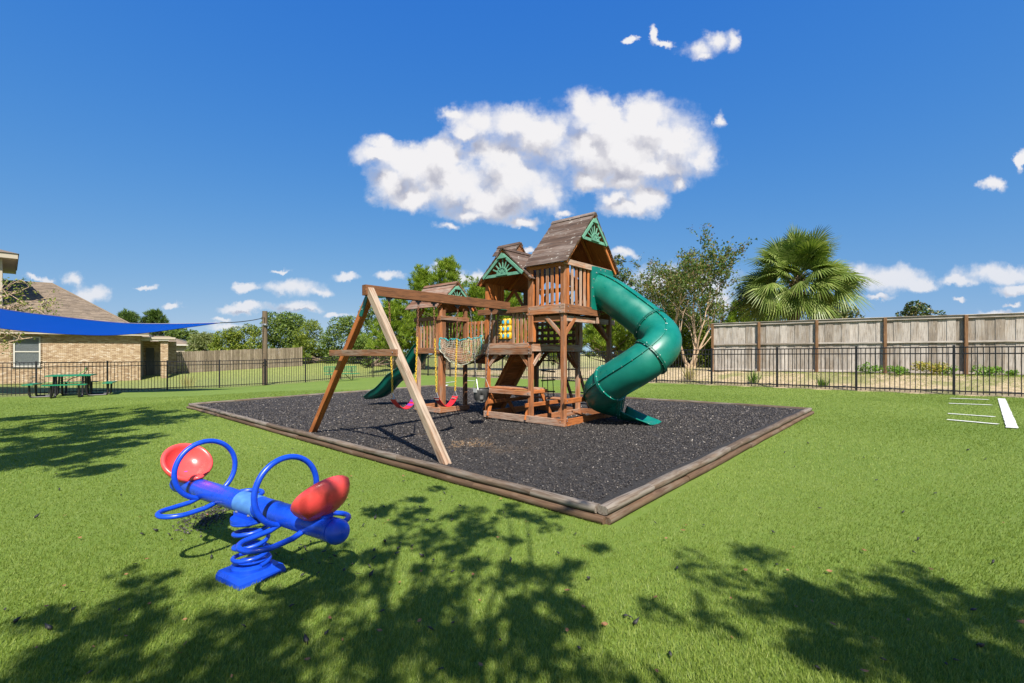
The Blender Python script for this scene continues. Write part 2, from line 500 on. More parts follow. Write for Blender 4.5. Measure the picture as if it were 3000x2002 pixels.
# sail cloth
m, t, b = new_mat('sail_cloth')
b.inputs['Base Color'].default_value = (0.003, 0.060, 0.36, 1)
b.inputs['Roughness'].default_value = 0.7
tr = t.n('ShaderNodeBsdfTranslucent'); tr.inputs[0].default_value = (0.002, 0.075, 0.46, 1)
mx = t.n('ShaderNodeMixShader'); mx.inputs[0].default_value = 0.6
t.l(b.outputs[0], mx.inputs[1]); t.l(tr.outputs[0], mx.inputs[2])
t.l(mx.outputs[0], m.node_tree.nodes['Material Output'].inputs['Surface'])

# ------------------------------------------------------------------ mesh helpers
SM = {}
def ident():
    return Matrix.Identity(4)

def fast_mesh(name, V, F, smooth=False):
    """V (n,3) in drawing units, F (m,k) uniform face size or list of lists"""
    me = bpy.data.meshes.new(name)
    V = np.asarray(V, dtype=np.float64) * K
    if isinstance(F, np.ndarray):
        n, k = F.shape
        me.vertices.add(len(V))
        me.vertices.foreach_set('co', V.astype(np.float32).ravel())
        me.loops.add(n * k)
        me.loops.foreach_set('vertex_index', F.astype(np.int32).ravel())
        me.polygons.add(n)
        me.polygons.foreach_set('loop_start', np.arange(0, n * k, k, dtype=np.int32))
        me.update(calc_edges=True)
    else:
        me.from_pydata([tuple(v) for v in V], [], F)
        me.update()
    if smooth:
        me.polygons.foreach_set('use_smooth', np.ones(len(me.polygons), dtype=bool))
    return me

def place(o, M, parent):
    if parent is not None:
        o.parent = parent
        B = SM[parent.name].inverted() @ M
        SM[o.name] = M
    else:
        B = M.copy()
        SM[o.name] = ident()
    B.translation = B.translation * K
    o.matrix_basis = B
    return o

def link_mesh(name, me, mat, parent=None, M=None):
    o = bpy.data.objects.new(name, me)
    COL.objects.link(o)
    if mat and not me.materials:
        me.materials.append(MATS[mat])
    return place(o, M if M is not None else ident(), parent)

def mk(name, V, F, mat, parent=None, M=None, smooth=False):
    return link_mesh(name, fast_mesh(name, V, F, smooth), mat, parent, M)

def thing(name, label, cat, loc=(0, 0, 0), rotz=0.0, group=None):
    o = bpy.data.objects.new(name, None)
    o.empty_display_size = 0.2
    COL.objects.link(o)
    place(o, Matrix.Translation(loc) @ Matrix.Rotation(rotz, 4, 'Z'), None)
    return tag(o, label, cat, group)

def tag(o, label, cat, group=None):
    o['label'] = label
    o['category'] = cat
    if group:
        o['group'] = group
    return o

def frame(p0, p1, up=(0, 0, 1)):
    p0, p1, up = Vector(p0), Vector(p1), Vector(up)
    x = (p1 - p0).normalized()
    y = up.cross(x)
    if y.length < 1e-4:
        y = Vector((0, 1, 0)).cross(x)
        if y.length < 1e-4:
            y = Vector((1, 0, 0)).cross(x)
    y.normalize()
    z = x.cross(y)
    M = Matrix(((x.x, y.x, z.x, 0), (x.y, y.y, z.y, 0), (x.z, y.z, z.z, 0), (0, 0, 0, 1)))
    M.translation = (p0 + p1) / 2
    return M

BEAMS = {}
def beam_mesh(L, w, h, mat, ch):
    key = (round(L, 3), round(w, 3), round(h, 3), mat)
    if key in BEAMS:
        return BEAMS[key]
    c = min(ch, w * .2, h * .2)
    a, b2 = w / 2, h / 2
    ring = [(-a + c, -b2), (a - c, -b2), (a, -b2 + c), (a, b2 - c), (a - c, b2), (-a + c, b2), (-a, b2 - c), (-a, -b2 + c)]
    V = [(-L / 2, y, z) for y, z in ring] + [(L / 2, y, z) for y, z in ring]
    F = [[i, (i + 1) % 8, 8 + (i + 1) % 8, 8 + i][::-1] for i in range(8)]
    F += [list(range(8)), list(range(15, 7, -1))]
    me = fast_mesh('beam', V, F)
    me.materials.append(MATS[mat])
    BEAMS[key] = me
    return me

def beam(name, p0, p1, w, h, mat, parent, up=(0, 0, 1), ch=0.005):
    L = (Vector(p1) - Vector(p0)).length
    return link_mesh(name, beam_mesh(L, w, h, mat, ch), None, parent, frame(p0, p1, up))

def tube_geo(pts, rad, seg=8, closed=False, caps=True):
    """swept tube along pts; rad float or list"""
    P = [Vector(p) for p in pts]
    n = len(P)
    R = [rad] * n if isinstance(rad, (int, float)) else list(rad)
    T = []
    for i in range(n):
        if closed:
            d = P[(i + 1) % n] - P[(i - 1) % n]
        else:
            d = P[min(i + 1, n - 1)] - P[max(i - 1, 0)]
        T.append(d.normalized())
    ref = Vector((0, 0, 1)) if abs(T[0].z) < 0.9 else Vector((1, 0, 0))
    u = T[0].cross(ref).normalized()
    V, F = [], []
    for i in range(n):
        if i:
            q = T[i - 1].rotation_difference(T[i])
            u = (q @ u).normalized()
        v = T[i].cross(u)
        for k in range(seg):
            a = 2 * math.pi * k / seg
            V.append(P[i] + (u * math.cos(a) + v * math.sin(a)) * R[i])
    for i in range(n if closed else n - 1):
        j = (i + 1) % n
        for k in range(seg):
            k2 = (k + 1) % seg
            F.append([i * seg + k, i * seg + k2, j * seg + k2, j * seg + k])
    if caps and not closed:
        F.append(list(range(seg))[::-1])
        F.append(list(range((n - 1) * seg, n * seg)))
    return [tuple(v) for v in V], F

class MB:
    def __init__(self):
        self.V, self.F = [], []
    def add(self, V, F):
        o = len(self.V)
        self.V += [tuple(v) for v in V]
        self.F += [[i + o for i in f] for f in F]
        return self
    def tube(self, pts, rad, seg=8, closed=False, caps=True):
        return self.add(*tube_geo(pts, rad, seg, closed, caps))
    def box(self, c, s, M=None):
        x, y, z = s[0] / 2, s[1] / 2, s[2] / 2
        V = [Vector((sx_ * x + c[0], sy_ * y + c[1], sz_ * z + c[2])) for sx_ in (-1, 1) for sy_ in (-1, 1) for sz_ in (-1, 1)]
        if M is not None:
            V = [M @ v for v in V]
        F = [[0, 1, 3, 2], [4, 6, 7, 5], [0, 4, 5, 1], [2, 3, 7, 6], [0, 2, 6, 4], [1, 5, 7, 3]]
        return self.add(V, F)
    def bar(self, p0, p1, w, h, up=(0, 0, 1)):
        M = frame(p0, p1, up)
        return self.box((0, 0, 0), ((Vector(p1) - Vector(p0)).length, w, h), M)
    def build(self, name, mat, parent=None, M=None, smooth=False):
        return mk(name, self.V, self.F, mat, parent, M, smooth)

def autosmooth(o, deg=40):
    me = o.data
    me.polygons.foreach_set('use_smooth', np.ones(len(me.polygons), dtype=bool))
    try:
        me.set_sharp_from_angle(angle=math.radians(deg))
    except Exception:
        pass
    return o

def catmull(P, n=8, closed=False):
    P = [Vector(p) for p in P]
    out = []
    m = len(P)
    rngi = range(m) if closed else range(m - 1)
    for i in rngi:
        if closed:
            a, b_, c_, d = P[(i - 1) % m], P[i], P[(i + 1) % m], P[(i + 2) % m]
        else:
            a, b_, c_, d = P[max(i - 1, 0)], P[i], P[i + 1], P[min(i + 2, m - 1)]
        for k in range(n):
            t_ = k / n
            out.append(0.5 * ((2 * b_) + (-a + c_) * t_ + (2 * a - 5 * b_ + 4 * c_ - d) * t_ ** 2 + (-a + 3 * b_ - 3 * c_ + d) * t_ ** 3))
    if not closed:
        out.append(P[-1])
    return out

def ss(a, b_, x):
    t_ = np.clip((x - a) / (b_ - a), 0, 1)
    return t_ * t_ * (3 - 2 * t_)

# ------------------------------------------------------------------ ground
_kx = np.linspace(-60, 60, 481)
_kz = np.interp(_kx, [-60, -30, -12, -8, -3, .7, 6, 12, 60], [-.39, -.39, -.36, -.11, -.06, 0, .10, .13, .13])
_ker = np.exp(-0.5 * (np.arange(-12, 13) * .25 / 1.1) ** 2); _ker /= _ker.sum()
_kz = np.convolve(np.pad(_kz, 12, mode='edge'), _ker, mode='valid')
FC = np.array([-5.6, 28.0])                       # far corner of the yard fence
FR = np.array([0.726, -0.687])                    # along the right-hand run
FL = np.array([-0.747, -0.665])                   # along the left-hand run
NR = np.array([0.687, 0.726])
NL = np.array([-0.665, 0.747])

def g(x, y):
    x = np.asarray(x, float); y = np.asarray(y, float)
    z = np.interp(x, _kx, _kz)
    px_, py_ = x - FC[0], y - FC[1]
    dR = px_ * NR[0] + py_ * NR[1]
    aR = px_ * FR[0] + py_ * FR[1]
    dL = px_ * NL[0] + py_ * NL[1]
    z = z + (0.15 + 0.27 * ss(4, 11, aR)) * ss(0.1, 1.9, dR)
    z = z + ss(9, 13, dL) * np.interp(y, [27, 30.6, 36.3, 60], [0, .26, .63, .8])
    return z

def gz(x, y):
    return float(g(x, y))

def ray(px, py):
    return Vector(((px - 1500) / FPX, 1.0, (HY - py) / FPX))

def at(px, py, Y):
    r = ray(px, py)
    return Vector((r.x * Y, Y, EYE + r.z * Y))

def ground_hit(px, py):
    r = ray(px, py)
    Y = 1.0
    while Y < 200:
        if EYE + r.z * Y <= gz(r.x * Y, Y):
            break
        Y += 0.01
    return Vector((r.x * Y, Y, gz(r.x * Y, Y)))

def grid_mesh(xs, ys, zf):
    X, Y = np.meshgrid(xs, ys)
    Z = zf(X, Y)
    V = np.stack([X, Y, Z], -1).reshape(-1, 3)
    nx, ny = len(xs), len(ys)
    i = np.arange(nx * ny).reshape(ny, nx)
    F = np.stack([i[:-1, :-1], i[:-1, 1:], i[1:, 1:], i[1:, :-1]], -1).reshape(-1, 4)
    return V, F

# wide terrain sheet
xs = np.unique(np.concatenate([np.linspace(-900, -60, 24), np.arange(-60, 60.1, 0.75), np.linspace(60, 900, 24)]))
ys = np.unique(np.concatenate([np.linspace(-300, -20, 12), np.arange(-20, 75.1, 0.75), np.linspace(75, 1500, 24)]))
def terr_z(X, Y):
    z = g(X, Y)
    px_, py_ = X - FC[0], Y - FC[1]
    ins = np.minimum(-(px_ * NR[0] + py_ * NR[1]), -(px_ * NL[0] + py_ * NL[1]))
    return z - 0.16 * ss(0.15, 1.2, ins)
V, F = grid_mesh(xs, ys, terr_z)
ter = mk('ground', V, F, 'terrain', smooth=True)
ter['kind'] = 'structure'
px_, py_ = V[:, 0] - FC[0], V[:, 1] - FC[1]
dR = px_ * NR[0] + py_ * NR[1]; aR = px_ * FR[0] + py_ * FR[1]; dL = px_ * NL[0] + py_ * NL[1]
sandm = ss(-1.0, 1.0, dR - np.maximum(dL, -4) * .8 - 1.5) * (1 - 0.55 * ss(5, 14, dR))
attr = ter.data.attributes.new('sand', 'FLOAT', 'POINT')
attr.data.foreach_set('value', np.clip(sandm, 0, 1).astype(np.float32))

# artificial turf of the yard
sN = np.arange(0, 44.01, 0.5)
S_, T_ = np.meshgrid(sN, sN)
XX = FC[0] + S_ * FR[0] + T_ * FL[0]
YY = FC[1] + S_ * FR[1] + T_ * FL[1]
ZZ = g(XX, YY)
V = np.stack([XX, YY, ZZ], -1).reshape(-1, 3)
i = np.arange(len(sN) ** 2).reshape(len(sN), len(sN))
F = np.stack([i[:-1, :-1], i[1:, :-1], i[1:, 1:], i[:-1, 1:]], -1).reshape(-1, 4)
turf = mk('turf', V, F[:, ::-1], 'turf', smooth=True)
turf['kind'] = 'structure'

# ------------------------------------------------------------------ play pit frame
ANG = math.radians(48.5)
PO = Vector((0.76, 6.83, 0.0))                    # front right post of the playset
RU = Vector((math.cos(ANG), math.sin(ANG), 0))    # local x
LV = Vector((-math.sin(ANG), math.cos(ANG), 0))   # local y
def uv(u, v, z=0.0):
    return PO + RU * u + LV * v + Vector((0, 0, z))
def uv_arr(u, v):
    return PO.x + RU.x * u + LV.x * v, PO.y + RU.y * u + LV.y * v
def to_uv(p):
    d = Vector((p[0] - PO.x, p[1] - PO.y, 0))
    return d.dot(RU), d.dot(LV)

PIT = [(-2.75, -2.275), (4.30, -2.37), (5.04, 9.35), (-2.34, 9.22)]   # near, right, back, left (u, v)
PW = [uv(*q) for q in PIT]

def mulch_z(x, y):
    x = np.asarray(x, float); y = np.asarray(y, float)
    u = (x - PO.x) * RU.x + (y - PO.y) * RU.y
    v = (x - PO.x) * LV.x + (y - PO.y) * LV.y
    z = g(x, y) + 0.080
    z = z + 0.04 * np.exp(-(((u - .7) / 1.3) ** 2 + ((v - .8) / 1.5) ** 2))
    z = z - 0.035 * np.exp(-(((u + 1.3) / 1.0) ** 2 + ((v - 1.1) / 1.4) ** 2))
    z = z + 0.010 * np.sin(x * 3.1 + 1.3 * np.sin(y * 2.3)) * np.sin(y * 2.7 + .7)
    return z
def mz(x, y):
    return float(mulch_z(x, y))

def bil(s, t_):
    a, b_, c_, d = [np.array([p.x, p.y]) for p in PW]
    s = s[..., None]; t_ = t_[..., None]
    return a * (1 - s) * (1 - t_) + b_ * s * (1 - t_) + c_ * s * t_ + d * (1 - s) * t_

ns = 90
S_, T_ = np.meshgrid(np.linspace(0.002, 0.998, ns), np.linspace(0.002, 0.998, ns))
XY = bil(S_, T_)
ZZ = mulch_z(XY[..., 0], XY[..., 1])
V = np.concatenate([XY, ZZ[..., None]], -1).reshape(-1, 3)
i = np.arange(ns * ns).reshape(ns, ns)
F = np.stack([i[:-1, :-1], i[:-1, 1:], i[1:, 1:], i[1:, :-1]], -1).reshape(-1, 4)
mul = mk('rubber_mulch_bed', V, F, 'mulch', smooth=True)
mul['kind'] = 'structure'
uu = (V[:, 0] - PO.x) * RU.x + (V[:, 1] - PO.y) * RU.y
vv = (V[:, 0] - PO.x) * LV.x + (V[:, 1] - PO.y) * LV.y
bare = np.exp(-(((uu + 1.55) / .75) ** 2 + ((vv - .6) / .75) ** 2))
attr = mul.data.attributes.new('bare', 'FLOAT', 'POINT')
attr.data.foreach_set('value', bare.astype(np.float32))

# loose chips on the bed
def chip_mesh(C, size, seed=3):
    r = np.random.default_rng(seed)
    n = len(C)
    base = np.array([[1, 0, 0], [-1, 0, 0], [.1, 1, .1], [0, -1, -.1], [0, 0, 1], [0, 0, -1]], float)
    sc_ = np.stack([size * r.uniform(.7, 1.7, n), size * r.uniform(.35, .8, n), size * r.uniform(.25, .55, n)], -1)
    Vc = base[None] * sc_[:, None, :]
    Vc += r.normal(0, .22, (n, 6, 3)) * sc_[:, None, :]
    A = r.uniform(0, 2 * math.pi, n); B = r.normal(0, .45, n); Cc = r.normal(0, .5, n)
    ca, sa, cb, sb, cc, sg = np.cos(A), np.sin(A), np.cos(B), np.sin(B), np.cos(Cc), np.sin(Cc)
    Rz = np.zeros((n, 3, 3)); Rz[:, 0, 0] = ca; Rz[:, 0, 1] = -sa; Rz[:, 1, 0] = sa; Rz[:, 1, 1] = ca; Rz[:, 2, 2] = 1
    Ry = np.zeros((n, 3, 3)); Ry[:, 0, 0] = cb; Ry[:, 0, 2] = sb; Ry[:, 1, 1] = 1; Ry[:, 2, 0] = -sb; Ry[:, 2, 2] = cb
    Rx = np.zeros((n, 3, 3)); Rx[:, 0, 0] = 1; Rx[:, 1, 1] = cc; Rx[:, 1, 2] = -sg; Rx[:, 2, 1] = sg; Rx[:, 2, 2] = cc
    Rm = Rz @ Ry @ Rx
    Vc = np.einsum('nij,nkj->nki', Rm, Vc) + C[:, None, :]
    Fb = np.array([[0, 2, 4], [2, 1, 4], [1, 3, 4], [3, 0, 4], [2, 0, 5], [1, 2, 5], [3, 1, 5], [0, 3, 5]])
    Fc = (Fb[None] + 6 * np.arange(n)[:, None, None]).reshape(-1, 3)
    return Vc.reshape(-1, 3), Fc
n_chip = 88000
s1 = rng.uniform(0.012, 0.985, n_chip * 2); t1 = rng.uniform(0.012, 0.985, n_chip * 2)
XY = bil(s1, t1)
dist = np.hypot(XY[:, 0], XY[:, 1])
keep = rng.uniform(0, 1, len(dist)) < np.clip((5.0 / dist) ** 1.1, 0, 1)
XY = XY[keep][:n_chip]
zc = mulch_z(XY[:, 0], XY[:, 1]) + rng.uniform(-.002, .008, len(XY))
C3 = np.concatenate([XY, zc[:, None]], -1)
dist = np.hypot(XY[:, 0], XY[:, 1])
V, F = chip_mesh(C3, 0.0115 * np.clip(dist / 5.5, 0.85, 1.5))
ch = mk('mulch_chips', V, F, 'mulch_chip')
ch['kind'] = 'stuff'
tag(ch, 'loose black rubber mulch chips filling the timber framed play pit', 'mulch')

# ------------------------------------------------------------------ timber border
tb = thing('timber_border', 'weathered double stacked timber border around the black mulch pit', 'border', PW[0])
def timber_mesh(L, r, seed):
    """a landscape timber: two flattened faces, slight wander"""
    rr = random.Random(seed)
    ring = []
    for k in range(12):
        a = 2 * math.pi * k / 12 + .13
        y, z = math.cos(a), math.sin(a)
        ring.append((max(-.92, min(.92, y)) * r * 1.3, max(-.82, min(.82, z)) * r))
    n = max(6, int(L / .12))
    V, F = [], []
    ph = rr.uniform(0, 6)
    for i_ in range(n + 1):
        x = -L / 2 + L * i_ / n
        dy = .004 * math.sin(x * 3 + ph); dz = .003 * math.sin(x * 4.3 + ph * 2)
        s_ = 1 + .05 * math.sin(x * 5.1 + ph) + rr.uniform(-.025, .025)
        if i_ in (0, n):
            s_ *= .93
        for y, z in ring:
            V.append((x, y * s_ + dy, z * s_ + dz))
    for i_ in range(n):
        for k in range(12):
            k2 = (k + 1) % 12
            F.append([i_ * 12 + k, (i_ + 1) * 12 + k, (i_ + 1) * 12 + k2, i_ * 12 + k2])
    F += [list(range(12)), list(range((n + 1) * 12 - 1, n * 12 - 1, -1))]
    return V, F
def timber(a, b_, off, zoff, r, mat, seed, name='timber'):
    d = (b_ - a).normalized()
    nrm = Vector((d.y, -d.x, 0))
    pa = a + nrm * off; pb = b_ + nrm * off
    pa = Vector((pa.x, pa.y, gz(pa.x, pa.y) + zoff)); pb = Vector((pb.x, pb.y, gz(pb.x, pb.y) + zoff))
    V, F = timber_mesh((pb - pa).length - .004, r, seed)
    M = Matrix.Translation(-PW[0]) @ frame(pa, pb)
    M2 = frame(pa - PW[0], pb - PW[0])
    o = mk(name, V, F, mat, tb, M2, True)
    autosmooth(o, 50)
    return o
sd_ = 0
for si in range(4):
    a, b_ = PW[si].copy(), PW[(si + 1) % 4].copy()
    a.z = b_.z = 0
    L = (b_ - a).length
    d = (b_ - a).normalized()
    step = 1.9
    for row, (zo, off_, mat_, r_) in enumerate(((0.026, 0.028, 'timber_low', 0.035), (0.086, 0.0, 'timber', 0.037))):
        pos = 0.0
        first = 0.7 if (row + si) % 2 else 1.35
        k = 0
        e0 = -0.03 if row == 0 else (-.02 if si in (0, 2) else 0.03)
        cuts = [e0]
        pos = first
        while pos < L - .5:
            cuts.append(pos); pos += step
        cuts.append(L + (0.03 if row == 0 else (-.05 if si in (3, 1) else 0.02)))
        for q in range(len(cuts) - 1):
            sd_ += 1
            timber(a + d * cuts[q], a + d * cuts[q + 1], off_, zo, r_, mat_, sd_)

# ------------------------------------------------------------------ painted lines on the turf
def turf_line(pa, pb, w, name='turf_line'):
    pa, pb = Vector(pa), Vector(pb)
    d = (pb - pa); L = d.length; d.normalize()
    nrm = Vector((-d.y, d.x, 0))
    n = max(4, int(L / .05))
    V, F = [], []
    for i_ in range(n + 1):
        p = pa + d * (L * i_ / n)
        for s_ in (-1, 1):
            j = p + nrm * s_ * (w / 2 + random.uniform(-.007, .007)) + d * random.uniform(-.012, .012)
            V.append((j.x, j.y, gz(j.x, j.y) + .016))
    for i_ in range(n):
        F.append([2 * i_, 2 * i_ + 2, 2 * i_ + 3, 2 * i_ + 1])
    o = mk(name, V, F, 'white_paint')
    o['kind'] = 'structure'
    return o
LINES = [((2784, 1169), (2896, 1173), .10), ((2780, 1184), (2906, 1189), .10), ((2777, 1214), (2916, 1224), .09),
         ((2773, 1232), (2926, 1246), .09), ((2934, 1170), (2966, 1257), .12),
         ((1304, 1123), (1336, 1119), .12), ((1364, 1116), (1390, 1117), .14), ((1408, 1108), (1437, 1109), .16),
         ((1300, 1134), (1310, 1129), .12)]
for a_, b_, w_ in LINES:
    pa, pb = ground_hit(*a_), ground_hit(*b_)
    turf_line(pa, pb, w_)

# ------------------------------------------------------------------ black metal yard fences
FH = 1.22
def metal_fence(root, origin, dirv, posts, t0, t1, spacing):
    o3 = Vector((origin[0], origin[1], 0)); d3 = Vector((dirv[0], dirv[1], 0))
    def pt(t_, z):
        p = o3 + d3 * t_
        return Vector((p.x, p.y, gz(p.x, p.y) + z)) - root_loc
    root_loc = Vector(root['_loc'])
    for t_ in posts:
        beam('post', pt(t_, -.1), pt(t_, FH + .055), .055, .055, 'black_metal', root, up=d3)
        p = pt(t_, FH + .058)
        mb = MB(); mb.box((0, 0, 0), (.064, .064, .014)); mb.build('post_cap', 'black_metal', root, frame(p, p + d3))
    ps = sorted(posts)
    for a_, b_ in zip(ps[:-1], ps[1:]):
        for z in (FH, FH - .16, .10):
            beam('rail', pt(a_, z), pt(b_, z), .028, .032, 'black_metal', root)
        n = max(1, round((b_ - a_) / spacing))
        for k in range(1, n):
            t_ = a_ + (b_ - a_) * k / n
            beam('picket', pt(t_, .03), pt(t_, .03) + Vector((0, 0, FH - .035)), .018, .018, 'black_metal', root, up=d3, ch=.002)
lp = [19.85, 17.95, 16.06, 14.07, 12.14, 10.23, 8.36, 6.49, 4.68, 2.87, 1.15, 0.0]
loc = Vector((FC[0] + FL[0] * 10, FC[1] + FL[1] * 10, 0))
fl = thing('metal_fence', 'black metal picket fence run between the turf and the brick house', 'fence', loc)
fl['_loc'] = tuple(loc)
metal_fence(fl, FC, FL, lp, 0, 20, .108)
rp = [23.26 + .04 - 2.03 * k for k in range(-1, 12)]
rp = [t_ for t_ in rp if t_ > .6] + [.07]
loc = Vector((FC[0] + FR[0] * 12, FC[1] + FR[1] * 12, 0))
fr_ = thing('metal_fence', 'long black metal picket fence run in front of the grey board fence and sandy bank', 'fence', loc)
fr_['_loc'] = tuple(loc)
metal_fence(fr_, FC, FR, rp, 0, 25, .108)
for o_ in (fl, fr_):
    del o_['_loc']

# ------------------------------------------------------------------ playset
PS = thing('playset', 'wooden playset with gabled towers, swing beam and big green tube slide', 'playset', PO, ANG)
w_ = .068
def B(name, p0, p1, w, h, mat='redwood', up=(0, 0, 1), parent=None, ch=.004):
    return beam(name, p0, p1, w, h, mat, parent or PS, up, ch)
def post(u, v, z0, z1, mat='redwood', w=w_):
    return B('post', (u, v, z0), (u, v, z1), w, w, mat, up=(1, 0, 0))
bolt_me = None
def bolt(p, n, parent=None, r=.009):
    """a round bolt head facing n"""
    global bolt_me
    if bolt_me is None:
        V, F = tube_geo([(0, 0, 0), (.5, 0, 0), (.75, 0, 0)], [1, 1, .55], 8)
        bolt_me = fast_mesh('bolt', V, F); bolt_me.materials.append(MATS['galvanised'])
    p = Vector(p); n = Vector(n).normalized()
    M = frame(p, p + n); M.translation = p
    o = link_mesh('bolt', bolt_me, None, parent or PS, M @ Matrix.Diagonal((r, r, r, 1)))
    return o
TB = .145       # mulch level at the main tower
D = 1.38        # tower depth (u)
# main posts
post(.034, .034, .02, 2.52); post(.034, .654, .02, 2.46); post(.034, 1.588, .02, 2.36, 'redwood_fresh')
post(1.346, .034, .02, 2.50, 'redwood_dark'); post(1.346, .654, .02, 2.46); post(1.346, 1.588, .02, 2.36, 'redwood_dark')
# corner boards that double the posts above the decks
B('corner_board', (-.012, .62, 1.36), (-.012, .62, 2.48), .10, .022, 'redwood', up=(1, 0, 0))
B('corner_board', (.045, .606, 1.36), (.045, .606, 2.40), .022, .09, 'redwood_fresh', up=(1, 0, 0))
B('corner_board', (1.36, .60, 1.30), (1.36, .60, 1.74), .022, .09, 'redwood', up=(1, 0, 0))
# ground sills
sz = .105
B('sill', (-.012, -.01, .165), (-.012, 1.63, .165), .026, sz)
B('sill', (.06, -.012, .165), (D, -.012, .165), .026, sz, 'redwood_fresh')
B('sill', (.06, .60, .165), (1.31, .60, .165), .026, sz)
B('sill', (.06, 1.635, .165), (D, 1.635, .165), .026, sz, 'redwood_fresh')
B('sill', (1.394, -.01, .165), (1.394, 1.63, .165), .026, sz, 'redwood')
for v_ in (.05, .62, 1.58):
    bolt((-.026, v_, .18), (-1, 0, 0))
# lower deck, main tower
B('deck_beam', (-.013, .60, 1.213), (-.013, 1.66, 1.213), .026, .10, 'redwood_dark')
B('deck_beam', (-.013, .66, 1.305), (-.013, 1.66, 1.305), .028, .078, 'redwood')
B('deck_beam', (0.0, .607, 1.27), (D + .01, .607, 1.27), .026, .115, 'redwood')
B('deck_beam', (0.07, 1.60, 1.25), (1.31, 1.60, 1.25), .026, .11, 'redwood_dark')
B('deck_beam', (1.393, .60, 1.25), (1.393, 1.66, 1.25), .026, .11, 'redwood_dark')
for k in range(12):
    u_ = .07 + k * .113
    B('deck_board', (u_, .64, 1.318), (u_, 1.58, 1.318), .104, .02, 'redwood_dark')
for v_ in (.64, 1.60):
    for z_ in (1.19, 1.24, 1.305):
        bolt((-.028, v_, z_), (-1, 0, 0))
# upper deck, side tower
B('deck_beam', (-.014, -.02, 1.838), (-.014, .69, 1.838), .027, .135, 'redwood')
B('deck_beam', (0.0, -.014, 1.838), (.98, -.014, 1.838), .027, .135, 'redwood_dark')
B('deck_beam', (.05, .60, 1.80), (1.33, .60, 1.80), .026, .10, 'redwood_dark')
B('deck_beam', (1.38, 0, 1.80), (1.38, .69, 1.80), .026, .10, 'redwood_dark')
B('joist', (.0, .035, 1.70), (1.52, .035, 1.70), .03, .085, 'redwood')
B('joist', (.035, .06, 1.70), (.035, .60, 1.70), .03, .085, 'redwood')
B('cleat', (.90, -.018, 1.755), (.90, -.018, 1.66), .03, .05, 'redwood', up=(1, 0, 0))
for k in range(12):
    u_ = .07 + k * .113
    B('deck_board', (u_, .02, 1.862), (u_, .66, 1.862), .104, .02, 'redwood_dark')
for z_ in (1.80, 1.87):
    bolt((-.029, .05, z_), (-1, 0, 0)); bolt((-.029, .63, z_), (-1, 0, 0))
    bolt((.06, -.029, z_), (0, -1, 0)); bolt((.94, -.029, z_), (0, -1, 0))
# knee braces
def brace(p0, p1, mat='redwood', w=.03, h=.06, up=(0, 0, 1)):
    return B('knee_brace', p0, p1, w, h, mat, up)
brace((.02, .05, 1.44), (.02, .34, 1.73)); brace((.05, .03, 1.44), (.33, .03, 1.73))
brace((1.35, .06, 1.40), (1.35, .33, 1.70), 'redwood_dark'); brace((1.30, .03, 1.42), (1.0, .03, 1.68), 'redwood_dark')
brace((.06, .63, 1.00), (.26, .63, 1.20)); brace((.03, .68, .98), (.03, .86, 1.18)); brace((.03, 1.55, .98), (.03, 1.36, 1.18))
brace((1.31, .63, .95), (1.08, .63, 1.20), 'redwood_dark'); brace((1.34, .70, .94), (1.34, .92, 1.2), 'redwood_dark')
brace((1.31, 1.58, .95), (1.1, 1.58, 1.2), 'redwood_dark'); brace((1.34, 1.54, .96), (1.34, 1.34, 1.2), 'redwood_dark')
brace((.06, 1.58, 1.0), (.25, 1.58, 1.2), 'redwood_fresh')
# side tower railings
B('top_rail', (-.012, .0, 2.49), (-.012, .70, 2.49), .026, .06, 'redwood_fresh')
B('top_rail', (-.02, -.016, 2.525), (1.47, -.016, 2.525), .028, .085, 'redwood')
for v_ in (.135, .225, .315, .41, .50):
    B('slat', (.012, v_, 1.90), (.012, v_, 2.47), .052, .02, random.choice(['redwood', 'redwood', 'redwood_fresh']), up=(1, 0, 0))
for k, u_ in enumerate((.115, .225, .335, .45, .56, .67, .755)):
    B('slat', (u_, .012, 1.90), (u_, .012, 2.49), .052 if k != 4 else .06, .02, random.choice(['redwood', 'redwood', 'redwood_fresh']), up=(0, 1, 0))
for v_ in (.10, .20, .30, .40, .50, .58):
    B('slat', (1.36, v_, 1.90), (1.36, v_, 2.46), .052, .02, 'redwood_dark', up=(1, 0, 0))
B('top_rail', (1.39, 0, 2.47), (1.39, .68, 2.47), .026, .06, 'redwood_dark')
